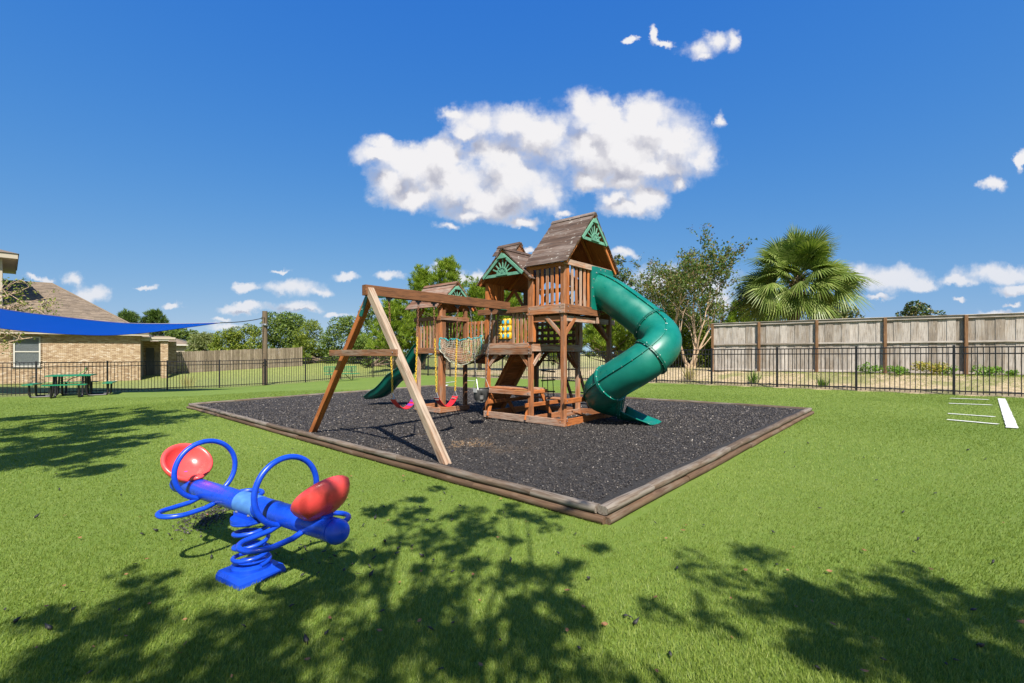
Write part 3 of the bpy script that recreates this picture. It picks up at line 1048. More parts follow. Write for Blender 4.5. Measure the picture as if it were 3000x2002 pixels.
# main tower railing with the noughts and crosses blocks
B('top_rail', (-.022, .66, 1.872), (-.022, 1.76, 1.872), .034, .095, 'redwood_dark')
for v_ in (.745, .83, .915, 1.335, 1.43, 1.515):
    B('slat', (.02, v_, 1.34), (.02, v_, 1.83), .052, .02, 'redwood' if v_ < 1.3 else 'redwood_dark', up=(1, 0, 0))
B('slat', (.014, .995, 1.34), (.014, .995, 1.83), .05, .02, 'redwood', up=(1, 0, 0))
B('panel_rail', (.02, 1.0, 1.375), (.02, 1.32, 1.375), .02, .06, 'redwood_dark')
pan = B('block_frame', (.03, 1.01, 1.40), (.03, 1.31, 1.40), .02, .015, 'dark_plastic')
for r_ in range(3):
    for c_ in range(3):
        vc, zc_ = 1.272 - c_ * .092, 1.468 + r_ * .112
        V, F = [], []
        mb = MB()
        mb.tube([(.025, vc, zc_ - .052), (.025, vc, zc_ - .046), (.025, vc, zc_ + .046), (.025, vc, zc_ + .052)], [.044, .049, .049, .044], 8)
        ob = mb.build('number_block', 'yellow_plastic', pan)
        autosmooth(ob, 60)
        if c_ == 0:
            arc = [(-.024 - .003, vc + .026 * math.cos(a_), zc_ + .03 * math.sin(a_)) for a_ in np.linspace(.6 if r_ == 0 else 0, 5.7 if r_ == 0 else 6.2, 15)]
            MB().tube(arc, .005, 5).build('letter_o' if r_ else 'letter_c', 'rope_dark', ob)
        else:
            th = np.linspace(0, 2 * math.pi, 13)[:-1]
            VV = [(-.0255, vc + (-.012 if c_ == 2 else .0) + .026 * math.cos(a_) * (1 + .2 * math.sin(3 * a_ + r_)), zc_ + .03 * math.sin(a_)) for a_ in th]
            VV += [(-.0275, y_, z_) for _, y_, z_ in VV]
            FF = [list(range(12)), list(range(23, 11, -1))] + [[k, (k + 1) % 12, 12 + (k + 1) % 12, 12 + k] for k in range(12)]
            mk('blue_mark', VV, FF, 'sky_blue_plastic', ob)
# back lattice
for z_ in (1.40, 1.51, 1.62, 1.73):
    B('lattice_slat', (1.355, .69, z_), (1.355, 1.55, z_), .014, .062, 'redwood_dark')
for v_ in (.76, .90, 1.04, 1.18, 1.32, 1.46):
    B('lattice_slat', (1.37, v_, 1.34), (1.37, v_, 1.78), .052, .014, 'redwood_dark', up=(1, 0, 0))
# board wall on the bridge side of the main tower
for k in range(5):
    u_ = .10 + k * .078
    B('wall_board', (u_, 1.60, 1.92), (u_, 1.60, 2.36), .074, .018, 'redwood_fresh', up=(0, 1, 0))
for k in range(4):
    u_ = 1.02 + k * .078
    B('wall_board', (u_, 1.60, 1.92), (u_, 1.60, 2.36), .074, .018, 'redwood_dark', up=(0, 1, 0))
B('top_rail', (.05, 1.60, 1.88), (1.33, 1.60, 1.88), .026, .06, 'redwood')
for (a_, b_) in (((1.34, 1.56, 1.95), (1.34, 1.30, 2.32)), ((1.34, .70, 1.95), (1.34, .96, 2.32)), ((.40, 1.595, 1.98), (.72, 1.595, 2.32)), ((1.02, 1.595, 1.98), (.72, 1.595, 2.32))):
    brace(a_, b_, 'redwood_fresh' if a_[0] < 1 else 'redwood')
B('top_rail', (1.36, .66, 2.34), (1.36, 1.62, 2.34), .026, .08, 'redwood')
# round-headed green arch on the back of the main tower
mb = MB()
arc = [Vector((1.36, 1.13 + .36 * math.cos(a_), 1.93 + .20 * math.sin(a_))) for a_ in np.linspace(0.15, math.pi - .15, 17)]
for p, q in zip(arc[:-1], arc[1:]):
    mb.bar(p, q, .018, .05, (1, 0, 0))
for a_ in np.linspace(.5, math.pi - .5, 6):
    p = Vector((1.362, 1.13 + .34 * math.cos(a_), 1.94 + .19 * math.sin(a_)))
    mb.bar(p, p + Vector((0, .30 * math.cos(a_), .22 * math.sin(a_) + .05)), .014, .035, (1, 0, 0))
mb.build('sunburst_arch', 'green_paint', PS)

# gabled roofs: boards lap like clapboard; a = axis of the ridge ('u' or 'v')
def roof(axis, c, z_r, z_e, half, a0, a1, n, mat='roof_board', lap=.022):
    """ridge at cross-position c, runs from a0 to a1"""
    def P3(cross, along, z):
        return (cross, along, z) if axis == 'v' else (along, cross, z)
    rid = B('ridge_beam', P3(c, a0 + .03, z_r - .05), P3(c, a1 - .03, z_r - .05), .03, .06, 'redwood_fresh')
    for s_ in (-1, 1):
        sl = Vector((half * s_, 0, z_e - z_r))
        Ls = sl.length
        sdir = sl.normalized()
        nrm = Vector((-sdir.z * s_, 0, sdir.x * s_))
        if nrm.z < 0:
            nrm = -nrm
        wb = Ls / n
        for k in range(n):
            mid = sdir * (wb * (k + .5)) + nrm * (.006)
            ctr0 = (c + mid.x, z_r + mid.z)
            jit = random.uniform(-.004, .004)
            p0 = P3(ctr0[0], a0 + jit, ctr0[1]); p1 = P3(ctr0[0], a1 + jit, ctr0[1])
            tilt = (nrm + sdir * .10).normalized()
            upv = P3(tilt.x, 0, tilt.z)
            beam('roof_board', p0, p1, wb + lap, .016, mat, rid, upv, .003)
        q0 = sdir * .02 - nrm * .008
        q1 = sdir * (Ls - .03) - nrm * .008
        beam('roof_lining', P3(c + q0.x, (a0 + a1) / 2, z_r + q0.z), P3(c + q1.x, (a0 + a1) / 2, z_r + q1.z), a1 - a0 - .03, .008, 'redwood_fresh', rid, P3(nrm.x, 0, nrm.z), .001)
        # rafters under both ends
        for a_ in (a0 + .05, (a0 + a1) / 2, a1 - .05):
            q0 = sdir * .04 - nrm * .035
            q1 = sdir * (Ls - .02) - nrm * .035
            beam('rafter', P3(c + q0.x, a_, z_r + q0.z), P3(c + q1.x, a_, z_r + q1.z), .03, .05, 'redwood_fresh', rid, P3(nrm.x, 0, nrm.z))
        # trim strip along the ridge
        mid = sdir * .035 + nrm * .024
        beam('ridge_cap', P3(c + mid.x, a0 - .008, z_r + mid.z), P3(c + mid.x, a1 + .008, z_r + mid.z), .075, .014, mat, rid, P3(nrm.x, 0, nrm.z), .003)
    return rid

def sunburst(axis, c, a, z_r, z_b, slope, parent, rays=7, scale=1.0, face=-1):
    """green gable ornament: two raking bars, a bottom bar, rays and a ribbed half disc"""
    def P3(cross, z, off=0.0):
        return (c + cross, a + off, z) if axis == 'v' else (a + off, c + cross, z)
    upv = (0, 1, 0) if axis == 'v' else (1, 0, 0)
    hw = (z_r - z_b) / slope
    L1 = Vector(P3(-hw, z_b)); L2 = Vector(P3(hw, z_b)); A = Vector(P3(0, z_r))
    for e in (L1, L2):
        beam('raking_bar', A + (e - A) * .03, A + (e - A) * .97, .055 * scale, .018, 'green_paint', parent, upv, .002) if False else None
    zb = z_b + .03 * scale
    fr0 = beam('gable_bar', P3(-hw * .90, zb), P3(hw * .90, zb), .02, .046 * scale, 'green_paint', parent, (0, 0, 1), .002)
    for s_ in (-1, 1):
        p0 = Vector(P3(s_ * .018, z_r - .05 * scale, face * .012)); p1 = Vector(P3(s_ * hw * .965, z_b + .015, face * .012))
        beam('raking_bar', p0, p1, .046 * scale, .02, 'green_paint', parent, upv, .002)
    p = P3(0, z_r - .085 * scale, face * .026)
    tri = MB()
    hh = .085 * scale; ww = hh / slope * 1.02
    a3, b3, c3 = P3(0, z_r - .02, face * .022), P3(-ww, z_r - hh - .02, face * .022), P3(ww, z_r - hh - .02, face * .022)
    a4, b4, c4 = P3(0, z_r - .02, face * .036), P3(-ww, z_r - hh - .02, face * .036), P3(ww, z_r - hh - .02, face * .036)
    tri.add([a3, b3, c3, a4, b4, c4], [[0, 1, 2], [5, 4, 3], [0, 3, 4, 1], [1, 4, 5, 2], [2, 5, 3, 0]])
    tri.build('apex_plate', 'green_paint', parent)
    r0 = .085 * scale
    zc_ = z_b + .045 * scale
    for k in range(rays):
        ang = math.pi * (k + 1) / (rays + 1)
        dx, dz = math.cos(ang), math.sin(ang)
        # length until the raking bar
        Lr = (z_r - .05 * scale - zc_) / (dz + abs(dx) * slope) - .02
        if Lr < r0 + .03:
            continue
        beam('ray', P3(dx * r0, zc_ + dz * r0), P3(dx * Lr, zc_ + dz * Lr), .021 * scale, .014, 'green_paint', parent, upv, .002)
    # half disc with ribs
    mb = MB()
    n = 18
    rim = [Vector(P3(r0 * 1.12 * math.cos(q), zc_ + r0 * 1.12 * math.sin(q), face * .018)) for q in np.linspace(0, math.pi, n)]
    for p, q in zip(rim[:-1], rim[1:]):
        mb.bar(p, q, .02, .022 * scale, upv)
    ce = Vector(P3(0, zc_ - .004, face * .018))
    for q in np.linspace(.25, math.pi - .25, 6):
        mb.bar(ce, Vector(P3(r0 * math.cos(q), zc_ + r0 * math.sin(q), face * .018)), .022, .012 * scale, upv)
    mb.bar(P3(-r0 * 1.25, zc_ - .012 * scale, face * .02), P3(r0 * 1.25, zc_ - .012 * scale, face * .02), .03, .024 * scale)
    mb.build('half_sun', 'green_paint', parent)
    # disc backing
    arc = [P3(r0 * math.cos(q), zc_ + r0 * math.sin(q), face * .006) for q in np.linspace(0, math.pi, n)]
    arc2 = [P3(r0 * math.cos(q), zc_ + r0 * math.sin(q), face * -.002) for q in np.linspace(0, math.pi, n)]
    VV = arc + arc2
    FF = [list(range(n)), list(range(2 * n - 1, n - 1, -1))] + [[k, k + 1, n + k + 1, n + k] for k in range(n - 1)] + [[n - 1, 0, n, 2 * n - 1]]
    mk('sun_disc', VV, FF, 'green_paint', parent)

tall = roof('v', .69, 3.36, 2.52, .76, -.10, .70, 13)
sunburst('v', .69, -.085, 3.31, 2.90, .84 / .76, tall)
B('collar_tie', (.33, .66, 2.93), (1.05, .66, 2.93), .02, .05, 'green_paint')
low = roof('u', 1.138, 2.86, 2.33, .585, -.10, 1.46, 9)
sunburst('u', 1.138, -.085, 2.815, 2.41, .53 / .585, low, scale=1.05)
# small cupola riding on the main roof
cup = roof('v', .42, 3.05, 2.87, .17, 1.20, 1.68, 3)
for s_ in (-1, 1):
    beam('cupola_wall', (.42 + s_ * .12, 1.24, 2.74), (.42 + s_ * .12, 1.64, 2.74), .016, .24, 'redwood_dark', cup)
for a_ in (1.225, 1.655):
    V = [(.30, a_, 2.60), (.54, a_, 2.60), (.54, a_, 2.91), (.42, a_, 3.01), (.30, a_, 2.91)]
    V2 = [(x, y + .014, z) for x, y, z in V]
    mk('cupola_gable', V + V2, [[0, 1, 2, 3, 4], [9, 8, 7, 6, 5]] + [[k, 5 + k, 5 + (k + 1) % 5, (k + 1) % 5] for k in range(5)], 'redwood_dark', cup)

# ------------------------------------------------------------------ far tower with bridge
LV0 = 2.80
LW = .70
TL = .11
for (u_, v_, mt) in ((.034, LV0 + .034, 'redwood'), (.034, LV0 + .686, 'redwood'), (LW - .034, LV0 + .034, 'redwood_dark'), (LW - .034, LV0 + .686, 'redwood_dark')):
    post(u_, v_, .0, 2.06, mt)
B('corner_board', (.11, LV0 + .012, .02), (.11, LV0 + .012, 2.0), .07, .022, 'redwood_dark', up=(0, 1, 0))
B('sill', (-.012, LV0 - .02, .13), (-.012, LV0 + .74, .13), .026, .095, 'redwood')
B('sill', (0, LV0 - .012, .13), (LW + .03, LV0 - .012, .13), .026, .095, 'redwood')
B('sill', (0, LV0 + .732, .13), (LW + .02, LV0 + .732, .13), .026, .095, 'redwood')
B('deck_beam', (-.014, LV0 - .02, 1.235), (-.014, LV0 + .75, 1.235), .027, .11, 'redwood_dark')
B('deck_beam', (0, LV0 - .014, 1.235), (LW, LV0 - .014, 1.235), .027, .11, 'redwood_dark')
B('deck_beam', (LW + .01, LV0, 1.235), (LW + .01, LV0 + .72, 1.235), .027, .11, 'redwood_dark')
for k in range(6):
    u_ = .08 + k * .108
    B('deck_board', (u_, LV0 + .02, 1.28), (u_, LV0 + .70, 1.28), .10, .02, 'redwood_dark')
B('top_rail', (-.014, LV0 - .03, 1.835), (-.014, LV0 + .76, 1.835), .027, .075, 'redwood_dark')
B('top_rail', (0, LV0 - .014, 1.845), (LW + .02, LV0 - .014, 1.845), .027, .075, 'redwood_dark')
B('top_rail', (LW + .01, LV0, 1.84), (LW + .01, LV0 + .72, 1.84), .027, .075, 'redwood_dark')
for v_ in (.105, .20, .295, .39, .485, .58, .65):
    B('slat', (.012, LV0 + v_, 1.28), (.012, LV0 + v_, 1.81), .048, .018, 'redwood', up=(1, 0, 0))
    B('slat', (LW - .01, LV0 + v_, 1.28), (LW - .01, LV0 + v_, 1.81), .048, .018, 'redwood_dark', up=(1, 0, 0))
for z_ in (1.21, 1.26):
    bolt((-.029, LV0 + .03, z_), (-1, 0, 0)); bolt((-.029, LV0 + .70, z_), (-1, 0, 0))
small = roof('v', .35, 2.53, 2.04, .50, LV0 - .10, LV0 + .86, 7, 'roof_brown')
sunburst('v', .35, LV0 - .085, 2.49, 2.14, .49 / .50, small, scale=.9)
brace((.05, LV0 + .05, 1.86), (.2, LV0 + .05, 2.04), 'redwood_fresh'); brace((.03, LV0 + .65, 1.90), (.03, LV0 + .52, 2.03), 'redwood')
# bridge
v0_, v1_ = 1.63, LV0
def sag(v_):
    t_ = (v_ - v0_) / (v1_ - v0_)
    return 1.235 - .22 * 4 * t_ * (1 - t_)
nb = 11
for k in range(nb):
    v_ = v0_ + (v1_ - v0_) * (k + .5) / nb
    sl = (sag(v_ + .01) - sag(v_ - .01)) / .02
    B('bridge_plank', (.03, v_, sag(v_)), (.66, v_, sag(v_)), .092, .03, 'redwood_dark', up=(0, -sl, 1))
for u_ in (.08, .62):
    pts = [(u_, v_, sag(v_) - .024) for v_ in np.linspace(v0_ - .02, v1_ + .02, 13)]
    MB().tube(pts, .012, 6).build('bridge_cable', 'rope_dark', PS)
for k in range(12):
    v_ = v0_ + (v1_ - v0_) * (k + .5) / 12
    B('slat', (.66, v_, sag(v_) + .02), (.66, v_, 1.80), .05, .018, random.choice(['redwood', 'redwood', 'redwood_fresh']), up=(1, 0, 0))
for z_ in (1.765, 1.47):
    B('bridge_rail', (.68, v0_, z_), (.68, v1_, z_), .02, .055, 'redwood')
# net on the near side of the bridge
def net_top(t_):
    return 1.46 - .035 * math.sin(math.pi * t_) + .012 * math.sin(t_ * 21)
def net_bot(t_):
    return 1.26 - .285 * (math.sin(math.pi * min(1, max(0, t_))) ** .85)
def net_pt(t_, s_, du=0.0):
    v_ = v1_ - .03 + (v0_ + .03 - (v1_ - .03)) * t_
    z_ = net_top(t_) + (net_bot(t_) - net_top(t_)) * s_
    bulge = .05 * math.sin(math.pi * s_) * math.sin(math.pi * t_)
    wob = .008 * math.sin(t_ * 60 + s_ * 9)
    return (-.03 - bulge + wob + du, v_ + .008 * math.sin(s_ * 14 + t_ * 31), z_ + .006 * math.sin(t_ * 47 + s_ * 5))
def make_net(t0_, t1_, nc, nr, mat, name, du=0.0):
    mb = MB()
    for i_ in range(nc + 1):
        t_ = t0_ + (t1_ - t0_) * i_ / nc
        mb.tube([net_pt(t_, s_, du) for s_ in np.linspace(0, 1, 9)], .0024, 4, caps=False)
    for j_ in range(1, nr + 1):
        mb.tube([net_pt(t_, j_ / nr, du) for t_ in np.linspace(t0_, t1_, max(8, nc // 2))], .0024, 4, caps=False)
    return mb.build(name, mat, PS)
net = make_net(0, 1, 30, 11, 'cord_cream', 'safety_net')
make_net(.58, 1, 13, 5, 'cord_lime', 'safety_net', .035)
mb = MB()
mb.tube([(net_pt(t_, 0)[0] + random.uniform(-.008, .008), net_pt(t_, 0)[1], net_pt(t_, 0)[2] + random.uniform(-.012, .012)) for t_ in np.linspace(0, 1, 60)], .010, 6)
mb.tube([net_pt(0, s_) for s_ in np.linspace(0, 1, 8)], .014, 6)
mb.tube([net_pt(.985, s_) for s_ in np.linspace(0, 1, 8)], .010, 6)
mb.build('edge_rope', 'rope_teal', net)
mb = MB()
mb.tube([net_pt(t_, 1.0) for t_ in np.linspace(0, 1, 40)], .008, 6)
mb.build('edge_rope', 'cord_cream', net)

# ------------------------------------------------------------------ climbing ramp, rope ladder, ladder
ra, rb = Vector((0, 1.66, 1.22)), Vector((0, 2.42, .10))
rd = (rb - ra)
nrm = Vector((0, rd.z, -rd.y)).normalized()
if nrm.z < 0: nrm = -nrm
for k in range(11):
    p = ra + rd * ((k + .5) / 11)
    B('ramp_board', (.74, p.y, p.z), (1.32, p.y, p.z), rd.length / 11 - .004, .02, 'redwood_fresh', up=tuple(nrm))
for u_ in (.79, 1.27):
    q = nrm * -.035
    B('ramp_rail', (u_, ra.y + q.y, ra.z + q.z), (u_, rb.y + q.y, rb.z + q.z), .06, .05, 'redwood_fresh', up=tuple(nrm))
rl = None
for j, v_ in enumerate((1.24, 1.36, 1.48)):
    pts = [(1.41 + .012 * math.sin(z_ * 7 + j), v_ + .008 * math.sin(z_ * 9 + j), z_) for z_ in np.linspace(1.25, .16, 14)]
    o = MB().tube(pts, .008, 6).build('ladder_rope', 'rope_dark', PS if rl is None else rl)
    rl = rl or o
for z_, dz in ((1.05, .0), (.85, -.008), (.68, .014), (.47, .008)):
    beam('rope_rung', (1.41, 1.205, z_ + dz), (1.41, 1.515, z_ - dz), .028, .026, 'rope_dark', rl)
for v_ in (.80, 1.14):
    B('ladder_rail', (1.40, v_, 1.26), (2.0, v_, .08), .03, .065, 'redwood_dark', up=(1, 0, .5))
for k in range(5):
    t_ = (k + .7) / 5.4
    B('ladder_rung', (1.40 + .6 * t_, .80, 1.26 - 1.18 * t_), (1.40 + .6 * t_, 1.14, 1.26 - 1.18 * t_), .03, .022, 'black_metal')

# ------------------------------------------------------------------ built-in picnic table and side bench
for k in range(4):
    B('table_board', (.06 + k * .115, .70, .612), (.06 + k * .115, 1.58, .612), .105, .024, 'redwood')
B('table_rail', (-.01, .63, .562), (-.01, 1.56, .562), .028, .072, 'redwood')
for v_ in (.70, 1.52):
    B('table_cleat', (.02, v_, .572), (.50, v_, .572), .03, .055, 'redwood_fresh')
    B('seat_bearer', (-.06, v_ - .02, .375), (.98, v_ - .02, .375), .03, .062, 'redwood_fresh')
    B('table_leg', (.12, v_ + .012, .60), (-.02 + .0, v_ + .012, .14), .03, .065, 'redwood_fresh', up=(1, 0, 0))
    B('table_leg', (.34, v_ + .012, .60), (.66, v_ + .012, .12), .03, .065, 'redwood_fresh', up=(1, 0, 0))
for u_ in (.80, .91):
    B('seat_board', (u_, .62, .418), (u_, 1.62, .418), .10, .024, 'redwood')
bolt((-.026, .66, .562), (-1, 0, 0))
B('bench_rail', (-.05, -.045, .485), (1.10, -.045, .485), .028, .075, 'redwood_fresh')
B('bench_leg', (.96, -.02, .47), (1.12, -.02, .14), .03, .06, 'redwood_fresh', up=(1, 0, 0))
B('bench_leg', (.30, .03, .30), (.62, .03, .20), .09, .024, 'redwood')
bolt((-.01, -.062, .49), (0, -1, 0)); bolt((.04, -.026, .22), (0, -1, 0)); bolt((.04, -.026, .19), (0, -1, 0))

# ------------------------------------------------------------------ swing beam and A-frame
AU, AV = -2.446, 1.15
ZB0, ZB1 = 1.885, 2.012
B('swing_beam', (AU - .11, AV, (ZB0 + ZB1) / 2), (.06, AV, (ZB0 + ZB1) / 2), .085, ZB1 - ZB0, 'redwood_dark')
def toez(u, v):
    p = uv(u, v); return mz(p.x, p.y) - .03
near_f = (AU - .045, AV - 1.46, toez(AU, AV - 1.46)); far_f = (AU + .045, AV + 1.68, toez(AU, AV + 1.68))
B('swing_leg', near_f, (AU - .045, AV - .02, 1.955), .085, .08, 'bleached', up=(1, 0, 0))
B('swing_leg', far_f, (AU + .02, AV + .07, 1.90), .075, .085, 'redwood_fresh', up=(1, 0, 0))
B('cross_brace', (AU - .095, AV - .66, 1.185), (AU - .095, AV + .86, 1.185), .028, .078, 'redwood_dark')
bolt((AU - .112, AV - .60, 1.19), (-1, 0, 0))
mb = MB()
V = [(AU - .028, AV + .05, 1.885), (AU - .028, AV + .11, 1.885), (AU - .028, AV + .26, 1.66), (AU - .028, AV + .19, 1.64)]
V2 = [(x + .012, y, z) for x, y, z in V]
mk('leg_bracket', V + V2, [[0, 1, 2, 3], [7, 6, 5, 4]] + [[k, 4 + k, 4 + (k + 1) % 4, (k + 1) % 4] for k in range(4)], 'green_flange', PS)
bolt((AU - .029, AV + .15, 1.78), (-1, 0, 0)); bolt((AU - .029, AV + .18, 1.73), (-1, 0, 0))
B('beam_bracket', (AU - .05, AV, ZB0 - .006), (AU + .16, AV, ZB0 - .006), .09, .008, 'green_flange')
B('beam_bracket', (-.16, AV, ZB0 - .006), (.02, AV - .02, ZB0 - .006), .12, .008, 'green_flange')

def u_on_beam(px):
    r = (px - 1500) / FPX
    b0 = uv(0, AV)
    return (b0.x - r * b0.y) / (r * RU.y - RU.x)
ULEN = {}
HANG = [u_on_beam(p) for p in (1140, 1226, 1271, 1341, 1378, 1440)]
for u_ in HANG:
    mb = MB()
    mb.box((u_, AV, ZB0 - .012), (.06, .05, .02)); mb.box((u_, AV, ZB0 - .032), (.022, .03, .03))
    mb.build('swing_hanger', 'black_metal', PS)

# ------------------------------------------------------------------ swings
link_V, link_F = None, None
def chain_links(p0, p1, pitch=.034, r=.0034):
    p0, p1 = Vector(p0), Vector(p1)
    d = (p1 - p0); L = d.length; n = max(2, int(L / pitch)); d.normalize()
    mb = MB()
    M0 = frame(p0, p1).to_3x3()
    for k in range(n):
        c_ = p0 + d * (L * (k + .5) / n)
        h = L / n * .68
        pts = []
        for q in range(10):
            a_ = 2 * math.pi * q / 10
            lx = h * math.cos(a_); ly = .0105 * math.sin(a_)
            v_ = Vector((lx, ly, 0)) if k % 2 else Vector((lx, 0, ly))
            pts.append(c_ + M0 @ v_)
        mb.tube(pts, r, 5, closed=True)
    return mb
def belt_swing(ua, ub, zseat, label, mat, mat2, rz=0.0, dv=0.0):
    um = (ua + ub) / 2
    base = uv(um, AV)
    root = thing('belt_swing', label, 'swing', (base.x, base.y, 0), ANG, 'belt swings')
    ha = (ub - ua) / 2
    hs_ = ha * .78
    zt = zseat + .14
    for s_ in (-1, 1):
        top = Vector((s_ * ha, 0, ZB0 - .05)); bot = Vector((s_ * hs_, dv, zt + .075))
        midp = bot + (top - bot) * .62
        chain_links(top, midp).build('chain', 'rust_chain', root)
        chain_links(midp, bot, r=.0043).build('coated_chain', 'yellow_coat', root)
        tri = [bot, bot + Vector((-.03 , 0, -.072)), bot + Vector((.03, 0, -.072))]
        tri = [Vector((bot.x, bot.y, bot.z)), Vector((bot.x, bot.y - .045, bot.z - .075)), Vector((bot.x, bot.y + .045, bot.z - .075))]
        mb = MB()
        for q in range(3):
            mb.tube([tri[q], tri[(q + 1) % 3]], .0055, 6)
        mb.build('triangle_ring', 'galvanised', root)
    # belt
    n = 22
    V, F = [], []
    for i_ in range(n + 1):
        t_ = -1 + 2 * i_ / n
        x = t_ * hs_
        z = zseat + .135 * t_ * t_
        for j, (yy_, th) in enumerate(((-.058, 0), (.058, 0), (.058, .009), (-.058, .009))):
            V.append((x, dv + yy_, z + th))
    for i_ in range(n):
        for j in range(4):
            j2 = (j + 1) % 4
            F.append([i_ * 4 + j, (i_ + 1) * 4 + j, (i_ + 1) * 4 + j2, i_ * 4 + j2])
    F += [[3, 2, 1, 0], [n * 4 + k for k in range(4)]]
    belt = mk('belt_seat', V, F, mat, root)
    if mat2:
        for a_, b2 in ((.42, .60), (.72, .97)):
            pts = []
            Vp, Fp = [], []
            ii = np.linspace(a_, b2, 8)
            for t_ in ii:
                for yy_ in (-.059, .059):
                    Vp.append((t_ * hs_, dv + yy_, zseat + .135 * t_ * t_ + .0115))
            Fp = [[2 * k, 2 * k + 2, 2 * k + 3, 2 * k + 1] for k in range(len(ii) - 1)]
            mk('printed_band', Vp, Fp, mat2, belt)
    else:
        for s_ in (-1, 1):
            MB().box((s_ * hs_ * .86, dv, zseat + .112), (.05, .07, .006)).build('seat_plate', 'grey_plastic', belt)
    return root
def zpx(u, py):
    p = uv(u, AV)
    return EYE + (HY - py) / FPX * p.y
belt_swing(HANG[0], HANG[1], zpx((HANG[0] + HANG[1]) / 2, 1198), 'red and purple belt swing nearest the splayed A-frame legs', 'red_swing', 'purple_swing')
belt_swing(HANG[2], HANG[3], zpx((HANG[2] + HANG[3]) / 2, 1192), 'plain red belt swing in the middle of the swing beam', 'red_swing', None)
# bucket swing
ua, ub = HANG[4], HANG[5]
um = (ua + ub) / 2
base = uv(um, AV)
bk = thing('bucket_swing', 'dark grey toddler bucket swing hanging beside the main tower', 'swing', (base.x, base.y, 0), ANG)
zt = zpx(um, 1141)
ha = (ub - ua) / 2
for s_ in (-1, 1):
    top = Vector((s_ * ha, 0, ZB0 - .05)); bot = Vector((s_ * .10, .0, zt + .16))
    chain_links(top, bot).build('chain', 'dull_steel', bk)
    mb = MB()
    mb.tube([bot, (s_ * .125, -.06, zt)], .004, 5); mb.tube([bot, (s_ * .125, .06, zt)], .004, 5)
    mb.build('hanger_wire', 'galvanised', bk)
    MB().box((s_ * .128, 0, zt - .01), (.02, .07, .06)).build('ear_tab', 'grey_plastic', bk)
V, F = [], []
prof = [(1.0, 0.0), (1.03, -.03), (.98, -.09), (.88, -.15), (.62, -.19)]
nseg = 20
for (r_, z_) in prof:
    for k in range(nseg):
        a_ = 2 * math.pi * k / nseg
        V.append((.125 * r_ * math.cos(a_), .11 * r_ * math.sin(a_), zt + z_ + (.02 if math.sin(a_) < 0 else 0) * (1 + z_ / .19)))
for i_ in range(len(prof) - 1):
    for k in range(nseg):
        k2 = (k + 1) % nseg
        # leg holes in the near lower wall
        if i_ >= 2 and (k in (12, 13, 16, 17)):
            continue
        F.append([i_ * nseg + k, (i_ + 1) * nseg + k, (i_ + 1) * nseg + k2, i_ * nseg + k2])
F.append([(len(prof) - 1) * nseg + k for k in range(nseg)])
bo = mk('bucket_seat', V, F, 'dark_plastic', bk, None, True)
so = bo.modifiers.new('s', 'SOLIDIFY'); so.thickness = .016
rim = [(.127 * math.cos(a_), .112 * math.sin(a_), zt + .004 + (.02 if math.sin(a_) < 0 else 0)) for a_ in np.linspace(0, 2 * math.pi, 25)[:-1]]
MB().tube(rim, .009, 6, closed=True).build('bucket_rim', 'dark_plastic', bo, None, True)

# ------------------------------------------------------------------ green tube slide
ctrl = [(1.04, .02, 2.215), (1.04, -.22, 2.08), (1.04, -.60, 1.80), (1.035, -.85, 1.60), (.95, -1.05, 1.43), (.76, -1.13, 1.28), (.58, -1.06, 1.13),
        (.48, -.90, .99), (.46, -.70, .87), (.47, -.50, .75), (.55, -.31, .63), (.71, -.22, .545), (.88, -.27, .49), (.97, -.41, .455), (1.0, -.55, .44)]
path = catmull(ctrl, 8)
RT = .272
def slice_path(i0, i1):
    return path[i0 * 8:i1 * 8 + 1]
# frame transport along the whole path so that the seams line up
T = []
for i_ in range(len(path)):
    T.append((path[min(i_ + 1, len(path) - 1)] - path[max(i_ - 1, 0)]).normalized())
T[0] = Vector((0, -1, -.25)).normalized()
U = []
u = T[0].cross(Vector((0, 0, 1))).normalized()
for i_ in range(len(path)):
    if i_:
        u = (T[i_ - 1].rotation_difference(T[i_]) @ u).normalized()
    U.append(u.copy())
W = [T[i_].cross(U[i_]) for i_ in range(len(path))]
def ringpt(i_, a_, r):
    return path[i_] + (U[i_] * math.cos(a_) + W[i_] * math.sin(a_)) * r
NS = 40
def tube_section(i0, i1):
    V, F = [], []
    idx = list(range(i0 * 8, i1 * 8 + 1))
    m_ = len(idx)
    for rr in (RT, RT - .012):
        for i_ in idx:
            for k in range(NS):
                V.append(ringpt(i_, 2 * math.pi * k / NS, rr))
    for q in range(m_ - 1):
        for k in range(NS):
            k2 = (k + 1) % NS
            F.append([q * NS + k, q * NS + k2, (q + 1) * NS + k2, (q + 1) * NS + k])
            o_ = m_ * NS
            F.append([o_ + q * NS + k, o_ + (q + 1) * NS + k, o_ + (q + 1) * NS + k2, o_ + q * NS + k2])
    for q, fl in ((0, False), (m_ - 1, True)):
        for k in range(NS):
            k2 = (k + 1) % NS
            f = [q * NS + k, q * NS + k2, m_ * NS + q * NS + k2, m_ * NS + q * NS + k]
            F.append(f if fl else f[::-1])
    return [tuple(v) for v in V], F
secs = [(0, 3), (3, 6), (6, 9), (9, 13)]
tube_root = None
